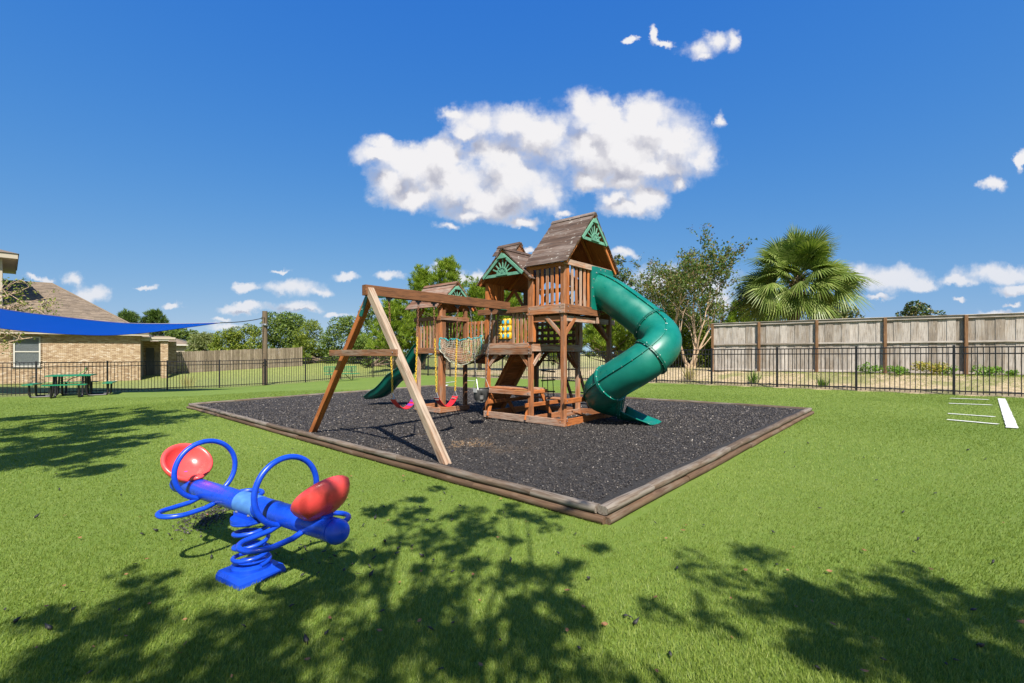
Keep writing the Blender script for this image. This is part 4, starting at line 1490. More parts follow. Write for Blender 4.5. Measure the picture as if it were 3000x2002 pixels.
for si, (a_, b_) in enumerate(secs):
    V, F = tube_section(a_, b_)
    o = mk('tube_slide', V, F, 'green_plastic', PS)
    autosmooth(o, 50)
    # joint flange at the far end
    i_ = b_ * 8
    mb = MB()
    tt = T[i_]
    for off in (-.011, .011):
        Vr, Fr = [], []
        for rr in (RT - .005, RT + .025):
            for dd in (-.008, .008):
                for k in range(NS):
                    Vr.append(tuple(ringpt(i_, 2 * math.pi * k / NS, rr) + tt * (off + dd)))
        for k in range(NS):
            k2 = (k + 1) % NS
            Fr += [[2 * NS + k, 2 * NS + k2, 3 * NS + k2, 3 * NS + k], [k, NS + k, NS + k2, k2], [k, k2, 2 * NS + k2, 2 * NS + k], [NS + k, 3 * NS + k, 3 * NS + k2, NS + k2]]
        mb.add(Vr, Fr)
    fo = mb.build('joint_flange', 'green_flange' if si < 2 else 'green_plastic', o)
    for k in range(14):
        p = ringpt(i_, 2 * math.pi * k / 14 + .1, RT + .013) - tt * .02
        bolt(p, -tt, o, .0085)
        bolt(p + tt * .04, tt, o, .0085)
    # seam flanges along the section, on opposite sides
    for ang in (2.05, 2.05 + math.pi):
        Vs, Fs = [], []
        idx = list(range(a_ * 8, b_ * 8 + 1))
        for ii in idx:
            for rr, da in ((RT - .004, -.03), (RT + .022, -.026), (RT + .022, .026), (RT - .004, .03)):
                Vs.append(tuple(ringpt(ii, ang + da, rr)))
        for q in range(len(idx) - 1):
            for j in range(3):
                Fs.append([q * 4 + j, (q + 1) * 4 + j, (q + 1) * 4 + j + 1, q * 4 + j + 1])
        mk('seam_flange', Vs, Fs, 'green_plastic', o)
        for ii in idx[3::4]:
            n_ = (W[ii] * math.cos(ang) - U[ii] * math.sin(ang))
            p = ringpt(ii, ang, RT + .012)
            bolt(p + n_ * .007, n_, o, .0075); bolt(p - n_ * .007, -n_, o, .0075)
    tube_root = tube_root or o
# entrance plate on the upper deck
V, F = [], []
nn = 32
cx_, cz_ = 1.04, 2.215
outer = []
for k in range(nn):
    a_ = 2 * math.pi * k / nn
    dx, dz = math.cos(a_), math.sin(a_)
    s_ = min(.335 / max(abs(dx), 1e-6), .345 / max(abs(dz), 1e-6))
    outer.append((cx_ + dx * s_, cz_ + dz * s_))
for y_ in (-.032, -.008):
    for k in range(nn):
        a_ = 2 * math.pi * k / nn
        V.append((cx_ + .268 * math.cos(a_), y_, cz_ + .268 * math.sin(a_)))
    for (x_, z_) in outer:
        V.append((x_, y_, z_))
for k in range(nn):
    k2 = (k + 1) % nn
    F += [[k, k2, nn + k2, nn + k], [2 * nn + k, 3 * nn + k, 3 * nn + k2, 2 * nn + k2], [nn + k, nn + k2, 3 * nn + k2, 3 * nn + k], [k, 2 * nn + k, 2 * nn + k2, k2]]
ep = mk('entrance_plate', V, F, 'green_plastic', tube_root)
for k in range(14):
    a_ = 2 * math.pi * k / 14
    bolt((cx_ + .315 * math.cos(a_), -.033, cz_ + .315 * math.sin(a_)), (0, -1, 0), ep, .011)
# open exit chute
V, F = [], []
zmul = mz(uv(1.0, -.8).x, uv(1.0, -.8).y)
chp = []
for t_ in np.linspace(0, 1, 13):
    v_c = -.37 - .57 * t_
    zf = .155 - .02 * t_ + .0
    wall = .17 * (1 - t_) ** 1.3 + .02
    hw = .205 - .015 * t_ + .02 * max(0, t_ - .8)
    lipd = .03 * max(0, (t_ - .85) / .15) ** 2
    chp.append((1.0 + .03 * t_, v_c, max(zf, zmul + .02) - lipd * .5, hw, wall))
for (u_, v_c, z_, hw, wall) in chp:
    for k in range(21):
        q = (k / 20 - .5) * 2
        V.append((u_ + hw * math.sin(q * math.pi / 2) if False else u_ + hw * q, v_c, z_ + wall * (1 - math.cos(q * math.pi / 2)) ** 1.25))
for i_ in range(len(chp) - 1):
    for k in range(20):
        F.append([i_ * 21 + k, i_ * 21 + k + 1, (i_ + 1) * 21 + k + 1, (i_ + 1) * 21 + k])
co = mk('exit_chute', V, F, 'green_plastic', tube_root, None, True)
so = co.modifiers.new('s', 'SOLIDIFY'); so.thickness = .022; so.offset = 0

# ------------------------------------------------------------------ green wave slide off the far tower
prof = [(3.50, 1.27), (3.62, 1.26), (3.80, 1.16), (4.05, .93), (4.30, .74), (4.52, .64), (4.74, .55), (4.98, .38), (5.22, .24), (5.45, .17), (5.66, .135)]
pp = catmull([(0, a_, b_) for a_, b_ in prof], 5)
V, F = [], []
cross = [(-.235, .155), (-.225, .165), (-.205, .155), (-.195, .06), (-.15, .01), (0, 0), (.15, .01), (.195, .06), (.205, .155), (.225, .165), (.235, .155)]
nc = len(cross)
for i_, p in enumerate(pp):
    f_ = 1.0 if i_ < len(pp) - 8 else 1 - .75 * (i_ - len(pp) + 8) / 8
    for (du, dz) in cross:
        V.append((.36 + du, p.y, p.z + dz * f_))
for i_ in range(len(pp) - 1):
    for k in range(nc - 1):
        F.append([i_ * nc + k, i_ * nc + k + 1, (i_ + 1) * nc + k + 1, (i_ + 1) * nc + k])
ws = mk('wave_slide', V, F, 'green_plastic', PS, None, True)
so = ws.modifiers.new('s', 'SOLIDIFY'); so.thickness = .02; so.offset = 0

# ------------------------------------------------------------------ spring seesaw
SA = math.atan2(-.53, .846)
sb = Vector((-1.42, 2.55, gz(-1.42, 2.55)))
SS = thing('spring_seesaw', 'blue spring seesaw with ring handles and two red bucket seats', 'seesaw', sb, SA)
zb = .385
xc = -.07
x0, x1 = -.75 + xc, .79 + xc
mb = MB()
mb.tube([(x0, 0, zb), (x0 + .02, 0, zb), (x1 - .1, 0, zb), (x1 - .02, 0, zb)], [.050, .056, .056, .056], 28)
bar = autosmooth(mb.build('beam', 'blue_paint', SS))
def ball(c, r, sx=1.0):
    V, F = [], []
    nu, nv = 20, 12
    for i_ in range(nv + 1):
        th = math.pi * i_ / nv
        for k in range(nu):
            a_ = 2 * math.pi * k / nu
            V.append((c[0] + sx * r * math.cos(th), c[1] + r * math.sin(th) * math.cos(a_), c[2] + r * math.sin(th) * math.sin(a_)))
    for i_ in range(nv):
        for k in range(nu):
            k2 = (k + 1) % nu
            F.append([i_ * nu + k, i_ * nu + k2, (i_ + 1) * nu + k2, (i_ + 1) * nu + k])
    return V, F
for x_ in (x0 + .005, x1):
    V, F = ball((x_, 0, zb - .002), .0585, .92)
    mk('end_cap', V, F, 'blue_paint', SS, None, True)
mb = MB(); mb.tube([(xc - .02, 0, zb), (xc + .16, 0, zb)], [.0582, .0582], 28)
autosmooth(mb.build('worn_sleeve', 'blue_faded', SS))
for x_ in (-.53 + xc, .28 + xc):
    mb = MB(); mb.tube([(x_, 0, zb), (x_ + .03, 0, zb)], [.0573, .0573], 28)
    autosmooth(mb.build('dark_band', 'blue_band', SS))
for side, xr in ((-1, -.42 + xc), (1, .40 + xc)):
    pts = [(xr, .168 * math.cos(a_), zb + .128 + .168 * math.sin(a_)) for a_ in np.linspace(math.radians(-74), math.radians(254), 44)]
    autosmooth(MB().tube(pts, .0145, 12).build('ring_handle', 'blue_paint', SS))
    for sy_ in (-1, 1):
        xa, xb = xr + .0, xr + .185
        pts = [(xa, sy_ * .03, zb - .03), (xa, sy_ * .09, zb - .048), (xa, sy_ * .185, zb - .055)]
        cx_, ra_ = (xa + xb) / 2, (xb - xa) / 2
        for a_ in np.linspace(math.pi, 0, 13)[1:-1]:
            pts.append((cx_ + ra_ * math.cos(a_), sy_ * (.185 + ra_ * math.sin(a_)), zb - .055))
        pts += [(xb, sy_ * .185, zb - .055), (xb, sy_ * .09, zb - .048), (xb, sy_ * .03, zb - .03)]
        autosmooth(MB().tube(pts, .0135, 12).build('foot_rest', 'blue_paint', SS))
# bucket seats
def seat(xs_, sgn):
    prof_in = [(0, -.082), (.05, -.078), (.09, -.062), (.12, -.036), (.138, -.008), (.150, .010), (.163, .012), (.172, .000), (.166, -.025), (.145, -.060), (.11, -.092), (.06, -.112), (0, -.118)]
    n = 36
    V, F = [], []
    for (r_, h_) in prof_in:
        for k in range(n):
            a_ = 2 * math.pi * k / n
            # lower front lip dips towards the beam
            lip = -.022 * max(0, -math.cos(a_)) ** 6 * (r_ / .16) ** 2
            V.append((r_ * math.cos(a_) * .84, r_ * math.sin(a_) * .82, (h_ + lip) * .84))
    m_ = len(prof_in)
    for i_ in range(m_ - 1):
        for k in range(n):
            k2 = (k + 1) % n
            F.append([i_ * n + k, (i_ + 1) * n + k, (i_ + 1) * n + k2, i_ * n + k2])
    # local x = up the slope of the dish, z = its opening
    th = math.radians(43)
    up_ = Vector((sgn * math.cos(th), 0, math.sin(th)))
    nr_ = Vector((-sgn * math.sin(th), 0, math.cos(th)))
    yv = nr_.cross(up_)
    M = Matrix(((up_.x, yv.x, nr_.x, xs_), (up_.y, yv.y, nr_.y, 0), (up_.z, yv.z, nr_.z, zb + .150), (0, 0, 0, 1)))
    o = mk('bucket_seat', V, F, 'red_plastic', SS, M, True)
    # nose of the saddle
    V, F = ball((0, 0, 0), .036, 1.5)
    V = [(x * 1.0, y * 1.15, z * .55) for x, y, z in V]
    mk('seat_nose', V, F, 'red_plastic', o, Matrix.Translation((xs_ - sgn * .108, 0, zb + .062)) @ Matrix.Rotation(sgn * .12, 4, 'Y'), True)
    MB().tube([(xs_ + sgn * .02, 0, zb + .02), (xs_ + sgn * .05, 0, zb + .068)], .03, 10).build('seat_stem', 'blue_paint', SS)
seat(x0 + .10, -1)
seat(x1 - .12, 1)
# spring
turns, nst = 4.3, 110
hp = []
for i_ in range(nst + 1):
    t_ = i_ / nst
    r_ = .092 * (1 - .10 * math.sin(math.pi * t_))
    a_ = 2 * math.pi * turns * t_
    zz = .075 + (zb - .06 - .075) * (t_ + .045 * math.sin(2 * math.pi * t_) * -1)
    hp.append((r_ * math.cos(a_), r_ * math.sin(a_), zz))
autosmooth(MB().tube(hp, .0112, 10).build('coil_spring', 'blue_paint', SS))
V, F = [], []
w1, w2 = .155, .135
for (hw, z_) in ((.165, -.01), (.160, .028), (.135, .052), (.0, .052)):
    pass
ring_ = []
def sq(h, z_):
    return [(-h * .92, -h, z_), (h * .92, -h, z_), (h * .92, h, z_), (-h * .92, h, z_)]
V = sq(.128, -.015) + sq(.126, .024) + sq(.116, .046) + sq(.110, .050)
F = []
for i_ in range(3):
    for k in range(4):
        k2 = (k + 1) % 4
        F.append([i_ * 4 + k, i_ * 4 + k2, (i_ + 1) * 4 + k2, (i_ + 1) * 4 + k])
F.append([12, 13, 14, 15])
mk('base_plate', V, F, 'blue_paint', SS)
mb = MB(); mb.tube([(0, 0, .048), (0, 0, .066), (0, 0, .072)], [.100, .100, .090], 28)
autosmooth(mb.build('spring_seat', 'blue_paint', SS))
mb = MB(); mb.tube([(0, 0, zb - .075), (0, 0, zb - .060)], [.10, .10], 28); mb.box((0, 0, zb - .05), (.17, .10, .022))
autosmooth(mb.build('spring_seat', 'blue_paint', SS))
for x_ in (-.06, .06):
    bolt((x_, -.044, zb - .038), (0, 0, 1), SS, .011)

# ------------------------------------------------------------------ picnic table under the sail
pt_ = ground_hit(212, 1160)
PT = thing('picnic_table', 'green topped picnic table with black bent legs by the brick house', 'table', pt_, math.radians(33))
mb = MB(); mb.box((0, 0, .76), (1.22, 1.22, .04)); mb.build('table_top', 'table_green', PT)
for k in range(4):
    a_ = k * math.pi / 2
    Rm = Matrix.Rotation(a_, 4, 'Z')
    mb = MB(); mb.box((1.06, 0, .46), (.28, 1.15, .035), Rm); mb.build('seat', 'table_green', PT)
    for s_ in (-.36, .36):
        pts = catmull([(.42, s_, .75), (.44, s_, .36), (.47, s_, .08), (.54, s_, .024), (.74, s_, .02), (.97, s_, .024), (1.04, s_, .08), (1.06, s_, .445)], 5)
        MB().tube([Rm @ p for p in pts], .032, 8).build('leg', 'black_metal', PT, None, True)

# ------------------------------------------------------------------ green bench by the far fence
pb_ = ground_hit(1000, 1117)
fd = Vector((-FL[0], -FL[1], 0))
BN = thing('park_bench', 'green perforated metal bench standing at the far left fence', 'bench', pb_, math.atan2(fd.y, fd.x))
BL = 1.32
for k in range(3):
    y_ = .02 - k * .115
    mb = MB(); mb.box((0, y_, .36), (BL * 2 * .62, .10, .025)); mb.build('seat_slat', 'table_green', BN)
for k in range(3):
    x_ = (-1 + k) * BL * .41
    mb = MB()
    pts = [(x_ - BL * .19, .09, .47), (x_ + BL * .19, .09, .47), (x_ + BL * .19, .13, .70), (x_ - BL * .19, .13, .70)]
    mb.tube(pts, .018, 6, closed=True)
    for q in range(1, 9):
        xx = x_ - BL * .19 + BL * .38 * q / 9
        mb.tube([(xx, .09, .47), (xx, .13, .70)], .006, 4)
    for q in range(1, 4):
        f_ = q / 4
        mb.tube([(x_ - BL * .19, .09 + .04 * f_, .47 + .23 * f_), (x_ + BL * .19, .09 + .04 * f_, .47 + .23 * f_)], .006, 4)
    mb.build('back_panel', 'table_green', BN)
for x_ in (-.55, .55):
    mb = MB(); mb.tube([(x_, -.05, -.02), (x_, -.05, .35)], .02, 6); mb.tube([(x_, .06, .34), (x_, .13, .70)], .018, 6)
    mb.tube([(x_ * .92, -.05, .02), (x_ * .3, -.05, .33)], .015, 6)
    mb.build('leg', 'black_metal', BN)

# ------------------------------------------------------------------ sail pole and shade sail
pl = Vector((FC[0] + FL[0] * 8.36, FC[1] + FL[1] * 8.36, 0)) + Vector((NL[0], NL[1], 0)) * .22
r_ = (776 - 1500) / FPX
pl.x = r_ * pl.y
pl.z = gz(pl.x, pl.y)
ztop = EYE + (HY - 912) / FPX * pl.y
POLE = thing('sail_pole', 'weathered round timber pole holding the shade sail cable', 'pole', pl)
mb = MB(); mb.tube([(0, 0, -.1), (0, 0, (ztop - pl.z) * .5), (.0, 0, ztop - pl.z)], [.125, .12, .115], 12)
autosmooth(mb.build('pole_shaft', 'pole_wood', POLE, None))
zc_ = EYE + (HY - 952) / FPX * pl.y - pl.z
mb = MB(); mb.tube([(0, 0, zc_ - .05), (0, 0, zc_ + .05)], .135, 12); mb.tube([(0, -.13, zc_), (.16, -.15, zc_ - .02)], .05, 6)
mb.build('pole_clamp', 'galvanised', POLE)

tip = at(645, 946, 18.0)
c_near = at(-330, 842, 11.0)
c_far = at(-360, 905, 16.6)
tip_w = at(775, 931, pl.y - .12)
SAIL = thing('shade_sail', 'blue triangular shade sail stretched above the picnic table', 'shade sail', tip)
n = 40
def edge(p, q, sg, k=n):
    out = []
    for i_ in range(k + 1):
        t_ = i_ / k
        r = p + (q - p) * t_
        out.append(r - Vector((0, 0, sg * 4 * t_ * (1 - t_))))
    return out
e1 = catmull([at(a_, b_, c_) for a_, b_, c_ in ((645, 946, 18), (500, 949, 17.3), (350, 946, 16.7), (165, 927, 16.2), (0, 905, 15.8), (-330, 842, 15.2))], 8)
e2 = catmull([at(a_, b_, c_) for a_, b_, c_ in ((645, 946, 18), (545, 960, 18.4), (400, 978, 18.9), (250, 982, 19.2), (0, 962, 19.5), (-360, 902, 19.8))], 8)
V, F = [], []
m_ = 10
for i_ in range(n + 1):
    for j in range(m_ + 1):
        s_ = j / m_
        p = e1[i_] * (1 - s_) + e2[i_] * s_
        p = p - Vector((0, 0, .05 * math.sin(math.pi * s_) * (i_ / n)))
        V.append(tuple(p - tip))
for i_ in range(n):
    for j in range(m_):
        F.append([i_ * (m_ + 1) + j, (i_ + 1) * (m_ + 1) + j, (i_ + 1) * (m_ + 1) + j + 1, i_ * (m_ + 1) + j + 1])
mk('sail_cloth', V, F, 'sail_cloth', SAIL, None, True)
mb = MB(); mb.tube([p - tip for p in e1], .016, 6); mb.tube([p - tip for p in e2], .016, 6); mb.build('hem', 'blue_band', SAIL)
mb = MB(); mb.tube([p - tip for p in edge(tip, tip_w, .06, 10)], .018, 5); mb.build('cable', 'rope_dark', SAIL)
mb = MB(); mb.tube([(tip - tip), (tip_w - tip) * .04], .03, 6); mb.build('turnbuckle', 'galvanised', SAIL)

# ------------------------------------------------------------------ brick house
Ch = Vector((-21.9, 27.6, -.36))
hd = Vector((.819, .575, 0)).normalized()
HO = thing('brick_house', 'tan brick house with brown hip roof behind the left fence', 'house', Ch, math.atan2(hd.y, hd.x))
HW = 2.62
WX0, WX1, WZ0, WZ1 = -5.245, -4.22, .86, 2.47
MB().box((-6, .20, HW / 2 - .1), (12, .2, HW + .2)).build('wall', 'mortar', HO)
MB().box((-.10, 5.2, HW / 2 - .1), (.2, 10, HW + .2)).build('wall', 'mortar', HO)
def bricks(x0_, x1_, z0_, z1_, y_, skip=None, axis='x', name='brickwork', parent=HO, off=(0, 0, 0)):
    bl, bh, j_, dep = .1515, .0445, .0078, .095
    mb = MB()
    row = 0
    z = z0_
    while z + bh <= z1_ + 1e-6:
        x = x0_ - (bl + j_) * (.5 if row % 2 else 0)
        while x < x1_:
            a_, b_ = max(x, x0_), min(x + bl, x1_)
            if b_ - a_ > .02 and not (skip and b_ > skip[0] and a_ < skip[1] and z + bh > skip[2] and z < skip[3]):
                d_ = random.uniform(-.003, .003)
                if axis == 'x':
                    mb.box(((a_ + b_) / 2 + off[0], y_ + dep / 2 + d_ + off[1], z + bh / 2), (b_ - a_, dep, bh))
                else:
                    mb.box((y_ - dep / 2 + d_ + off[0], (a_ + b_) / 2 + off[1], z + bh / 2), (dep, b_ - a_, bh))
            x += bl + j_
        z += bh + j_
        row += 1
    o = mb.build(name, 'brick', parent)
    o['kind'] = 'stuff'
    return o
bricks(-8.2, 0, -.1, HW, .012, (WX0, WX1, WZ0, WZ1))
# window with blind
wf = MB().box(((WX0 + WX1) / 2, .085, (WZ0 + WZ1) / 2), (.001 + WX1 - WX0, .01, WZ1 - WZ0)).build('window', 'blind', HO)
mb = MB()
for x_ in (WX0 + .03, WX1 - .03):
    mb.box((x_, .05, (WZ0 + WZ1) / 2), (.06, .06, WZ1 - WZ0))
for z_ in (WZ0 + .03, WZ1 - .03, 1.66):
    mb.box(((WX0 + WX1) / 2, .047, z_), (WX1 - WX0 - .122, .055, .06))
mb.build('window_frame', 'white_trim', wf)
nb_ = 36
for k in range(nb_):
    z_ = WZ0 + .07 + (WZ1 - WZ0 - .14) * (k + .5) / nb_
    Mx = Matrix.Translation(((WX0 + WX1) / 2, .068, z_)) @ Matrix.Rotation(.7, 4, 'X')
    MB().box((0, 0, 0), (WX1 - WX0 - .13, .03, .003)).build('blind_slat', 'blind', wf, Mx)
MB().box(((WX0 + WX1) / 2, .040, (WZ0 + WZ1) / 2), (WX1 - WX0 - .124, .004, WZ1 - WZ0 - .124)).build('pane', 'window_glass', wf)
MB().box(((WX0 + WX1) / 2, .01, WZ0 - .035), (WX1 - WX0 + .1, .12, .05)).build('sill', 'white_trim', wf)
# eave and roof
MB().box((-5.8, -.16, HW + .02), (12.4, .38, .03)).build('soffit', 'soffit', HO)
MB().box((-5.8, -.36, HW + .045), (12.45, .025, .13)).build('fascia', 'cream_trim', HO)
MB().box((.415, 9.1, HW + .045), (.025, 18.9, .13)).build('fascia', 'cream_trim', HO)
RZ0 = HW + .10
def roof_pt(x, y):
    return (x, y, RZ0 + .382 * (y + .40))
RD = 9.47
Vr = [(.43, -.40, RZ0), (-5.25, 9.07, RZ0 + .382 * RD), (-14, 9.07, RZ0 + .382 * RD), (-14, -.40, RZ0), (.43, 18.5, RZ0)]
mk('roof', [(x, y, z - .012) for x, y, z in Vr], [[0, 1, 2, 3], [0, 4, 1]], 'shingle', HO)
V, F = [], []
rows = 92
for k in range(rows):
    t0_, t1_ = k / rows, min(1, (k + 1.08) / rows)
    xm = .43 - 5.68 * t0_
    x = -9.6
    while x < xm:
        L = random.uniform(.14, .48)
        xe = min(x + L, xm)
        dz = random.choice([.010, .010, .018])
        y0_, y1_ = -.40 + RD * t0_, -.40 + RD * t1_
        i0 = len(V)
        za, zb2 = RZ0 + .382 * RD * t0_, RZ0 + .382 * RD * t1_
        V += [(x, y0_, za + dz), (xe - .006, y0_, za + dz), (xe - .006, y1_, zb2 + .001), (x, y1_, zb2 + .001), (x, y0_, za - .004), (xe - .006, y0_, za - .004)]
        F += [[i0, i0 + 1, i0 + 2, i0 + 3], [i0 + 4, i0 + 5, i0 + 1, i0]]
        x = xe
sh = mk('shingles', V, F, 'shingle', HO)
sh['kind'] = 'stuff'
mb = MB(); mb.tube([(-5.25, 9.07, RZ0 + .382 * RD + .01), (.43, -.40, RZ0 + .02)], .05, 5); mb.tube([(-5.25, 9.07, RZ0 + .382 * RD + .01), (-10, 9.07, RZ0 + .382 * RD + .01)], .06, 5)
mb.build('ridge_cap', 'shingle', HO)
# upper storey, turned towards the yard
hA = Matrix.Rotation(-math.atan2(hd.y, hd.x), 3, 'Z')
a_l = hA @ (Vector((-28.5, 27.0, 0)) - Vector((Ch.x, Ch.y, 0)))
s_l = hA @ Vector((-.734, .68, 0)); f_l = hA @ Vector((-.68, -.734, 0))
UZ = 7.06
UM = Matrix(((-f_l.x, s_l.x, 0, a_l.x), (-f_l.y, s_l.y, 0, a_l.y), (0, 0, 1, 0), (0, 0, 0, 1)))   # x to the corner, y backwards
MB().box((-3.6, 3.6, 5.2), (6, 6.2, 3.7)).build('upper_wall', 'cream_trim', HO, UM)
MB().box((-3.5, 3.9, UZ), (6.98, 7.78, .04)).build('upper_soffit', 'soffit', HO, UM)
MB().box((-3.5, .01, UZ + .10), (7.02, .03, .28)).build('upper_fascia', 'cream_trim', HO, UM)
MB().box((-.01, 3.9, UZ + .10), (.03, 7.72, .28)).build('upper_fascia', 'cream_trim', HO, UM)
V = [(.06, -.06, UZ + .25), (-7, -.06, UZ + .25), (-7, 7.9, UZ + .25), (.06, 7.9, UZ + .25), (-3.4, 3.9, UZ + 1.5), (-7, 3.9, UZ + 1.5)]
mk('upper_roof', V, [[1, 0, 4, 5], [0, 3, 4], [3, 2, 5, 4], [0, 1, 2, 3]], 'shingle', HO, UM)
# porch
bricks(.93, 1.30, -.1, 2.36, .60, None, 'x')
MB().box((1.115, .80, 1.13), (.33, .24, 2.44)).build('pillar_core', 'mortar', HO)
bricks(.63, 1.0, -.1, 2.36, 1.31, None, 'y')
MB().box((.80, 1.6, 2.50), (1.75, 2.4, .12)).build('porch_roof', 'cream_trim', HO)
MB().box((.6, .50, 2.41), (1.5, .10, .12)).build('porch_beam', 'white_trim', HO)
bricks(0.0, 1.7, -.1, 2.36, 2.62, None, 'x')
MB().box((.8, 2.8, 1.1), (1.8, .12, 2.5)).build('wall', 'mortar', HO)
MB().box((.33, 2.57, .95), (.42, .05, 1.95)).build('door', 'dark_plastic', HO)
# garden hose on the wall
hz = thing('garden_hose', 'green garden hose hanging from the tap on the brick wall', 'hose', Ch + hd * -2.2)
hp = []
wallp = [(252, 1075), (248, 1086), (232, 1096), (205, 1105), (175, 1116), (140, 1122), (105, 1127), (80, 1128)]
for k, (a_, b_) in enumerate(wallp):
    rr = ray(a_, b_)
    # meet the plane 8 cm in front of the wall, later points slide onto the lawn
    nn_ = Vector((-hd.y, hd.x, 0))
    P0 = Ch - nn_ * (.07 + max(0, k - 3) * .12)
    t_ = (P0 - Vector((0, 0, EYE))).dot(nn_) / rr.dot(nn_)
    hp.append(Vector((0, 0, EYE)) + rr * t_)
hroot = Ch + hd * -2.2
mb = MB(); mb.tube([p - hroot for p in catmull(hp, 5)], .017, 6); mb.build('hose_pipe', 'hose_green', hz, None, True)
mb = MB(); mb.box(tuple(hp[0] - hroot), (.06, .08, .09)); mb.build('tap', 'galvanised', hz)

# neighbouring house far behind
nh = at(520, 1060, 45.0)
NH = thing('neighbour_house', 'low house with brown roof far behind the plank fence', 'house', (nh.x, nh.y, gz(nh.x, nh.y)), math.radians(20))
ez = EYE + (HY - 1012) / FPX * 45 - gz(nh.x, nh.y)
rz_ = EYE + (HY - 984) / FPX * 45 - gz(nh.x, nh.y)
MB().box((-3, 1.5, ez / 2), (7.4, 3, ez)).build('wall', 'cream_trim', NH)
V = [(1.1, -.4, ez), (-8, -.4, ez), (-8, 3.8, ez), (1.1, 3.8, ez), (-1.2, 1.7, rz_), (-8, 1.7, rz_)]
mk('roof', V, [[0, 4, 5, 1], [0, 3, 4], [3, 2, 5, 4], [1, 2, 3, 0]], 'shingle', NH)
MB().box((-3.45, -.42, ez + .02), (9.1, .04, .12)).build('fascia', 'white_trim', NH)

# ------------------------------------------------------------------ plank fence far left
fa, fb = Vector((-22.9, 30.0, 0)), Vector((-16.3, 36.3, 0))
pf = thing('plank_fence', 'weathered tan plank privacy fence beyond the left lawn', 'fence', (fa + fb) / 2)
fm = (fa + fb) / 2
fdv = (fb - fa).normalized(); FLn = (fb - fa).length
n = int(FLn / .112)
for k in range(n):
    p = fa + fdv * (FLn * (k + .5) / n)
    z = gz(p.x, p.y)
    zt = 1.43 + .012 * math.sin(k * 1.7) + random.uniform(-.012, .012)
    q = Vector((p.x, p.y, z)) - fm
    beam('plank', q + Vector((0, 0, .0)), q + Vector((0, 0, round(zt, 2))), .104, .016, 'fence_tan', pf, up=(-fdv.y, fdv.x, 0))
for z_ in (.25, 1.2):
    p0_, p1_ = fa.copy(), fb.copy()
    off_ = Vector((-fdv.y, fdv.x, 0)) * .03
    beam('rail', p0_ - fm + off_ + Vector((0, 0, gz(fa.x, fa.y) + z_)), p1_ - fm + off_ + Vector((0, 0, gz(fb.x, fb.y) + z_)), .03, .07, 'fence_tan', pf)
beam('post', fb - fm + Vector((0, 0, gz(fb.x, fb.y))), fb - fm + Vector((0, 0, gz(fb.x, fb.y) + 1.5)), .09, .09, 'fence_tan', pf, up=(1, 0, 0))

# ------------------------------------------------------------------ tall grey board fence on the right
W0, W1 = Vector((7.73, 18.0, 0)), Vector((13.78, 14.2, 0))
wd = (W1 - W0).normalized(); wn = Vector((-wd.y, wd.x, 0))
def t_wood(px):
    r = (px - 1500) / FPX
    return (W0.x - r * W0.y) / (r * wd.y - wd.x)
wp = [t_wood(p) for p in (2088, 2224, 2393, 2592.5, 2829)]
wp.append(wp[-1] + (wp[-1] - wp[-2])); wp.append(wp[-1] + (wp[-1] - wp[-3]) / 2)
wroot = W0 + wd * 5
bf = thing('board_fence', 'tall grey weathered board fence with brown posts on the sandy bank', 'fence', wroot)
FT = 1.79
def wpt(t_, z, o_=0.0):
    p = W0 + wd * t_
    return Vector((p.x, p.y, gz(p.x, p.y) + z)) + wn * o_ - wroot
for k, t_ in enumerate(wp):
    beam('post', wpt(t_, -.1, -.045), wpt(t_, FT + .012, -.045), .085, .085, 'fence_post', bf, up=tuple(wd))
for a_, b_ in zip(wp[:-1], wp[1:]):
    for z_, h_ in ((FT - .035, .085), (1.0, .055), (.06, .075)):
        beam('rail', wpt(a_ + .045, z_, -.028), wpt(b_ - .045, z_, -.028), .035, h_, 'fence_grey', bf)
    beam('cap_rail', wpt(a_ - .03, FT + .022, -.02), wpt(b_ - .034, FT + .022, -.02), .12, .02, 'fence_grey', bf)
    n = max(5, round((b_ - a_) / .222))
    for q in range(n):
        t_ = a_ + (b_ - a_) * (q + .5) / n
        w_b = (b_ - a_) / n
        o_ = .006 if q % 2 else .020
        beam('board', wpt(t_, .02, o_), wpt(t_, FT - .004, o_), round(w_b - .006, 3) if q % 2 else round(w_b + .008, 3), .014, 'fence_grey', bf, up=tuple(wn))
# short return at the open end
rt = wn * 1.0
for q in range(4):
    p = W0 - wd * .06 + wn * (.12 + q * .22)
    b0 = Vector((p.x, p.y, gz(p.x, p.y))) - wroot
    beam('board', b0, b0 + Vector((0, 0, FT - .12)), .205, .014, 'fence_grey', bf, up=tuple(wd))

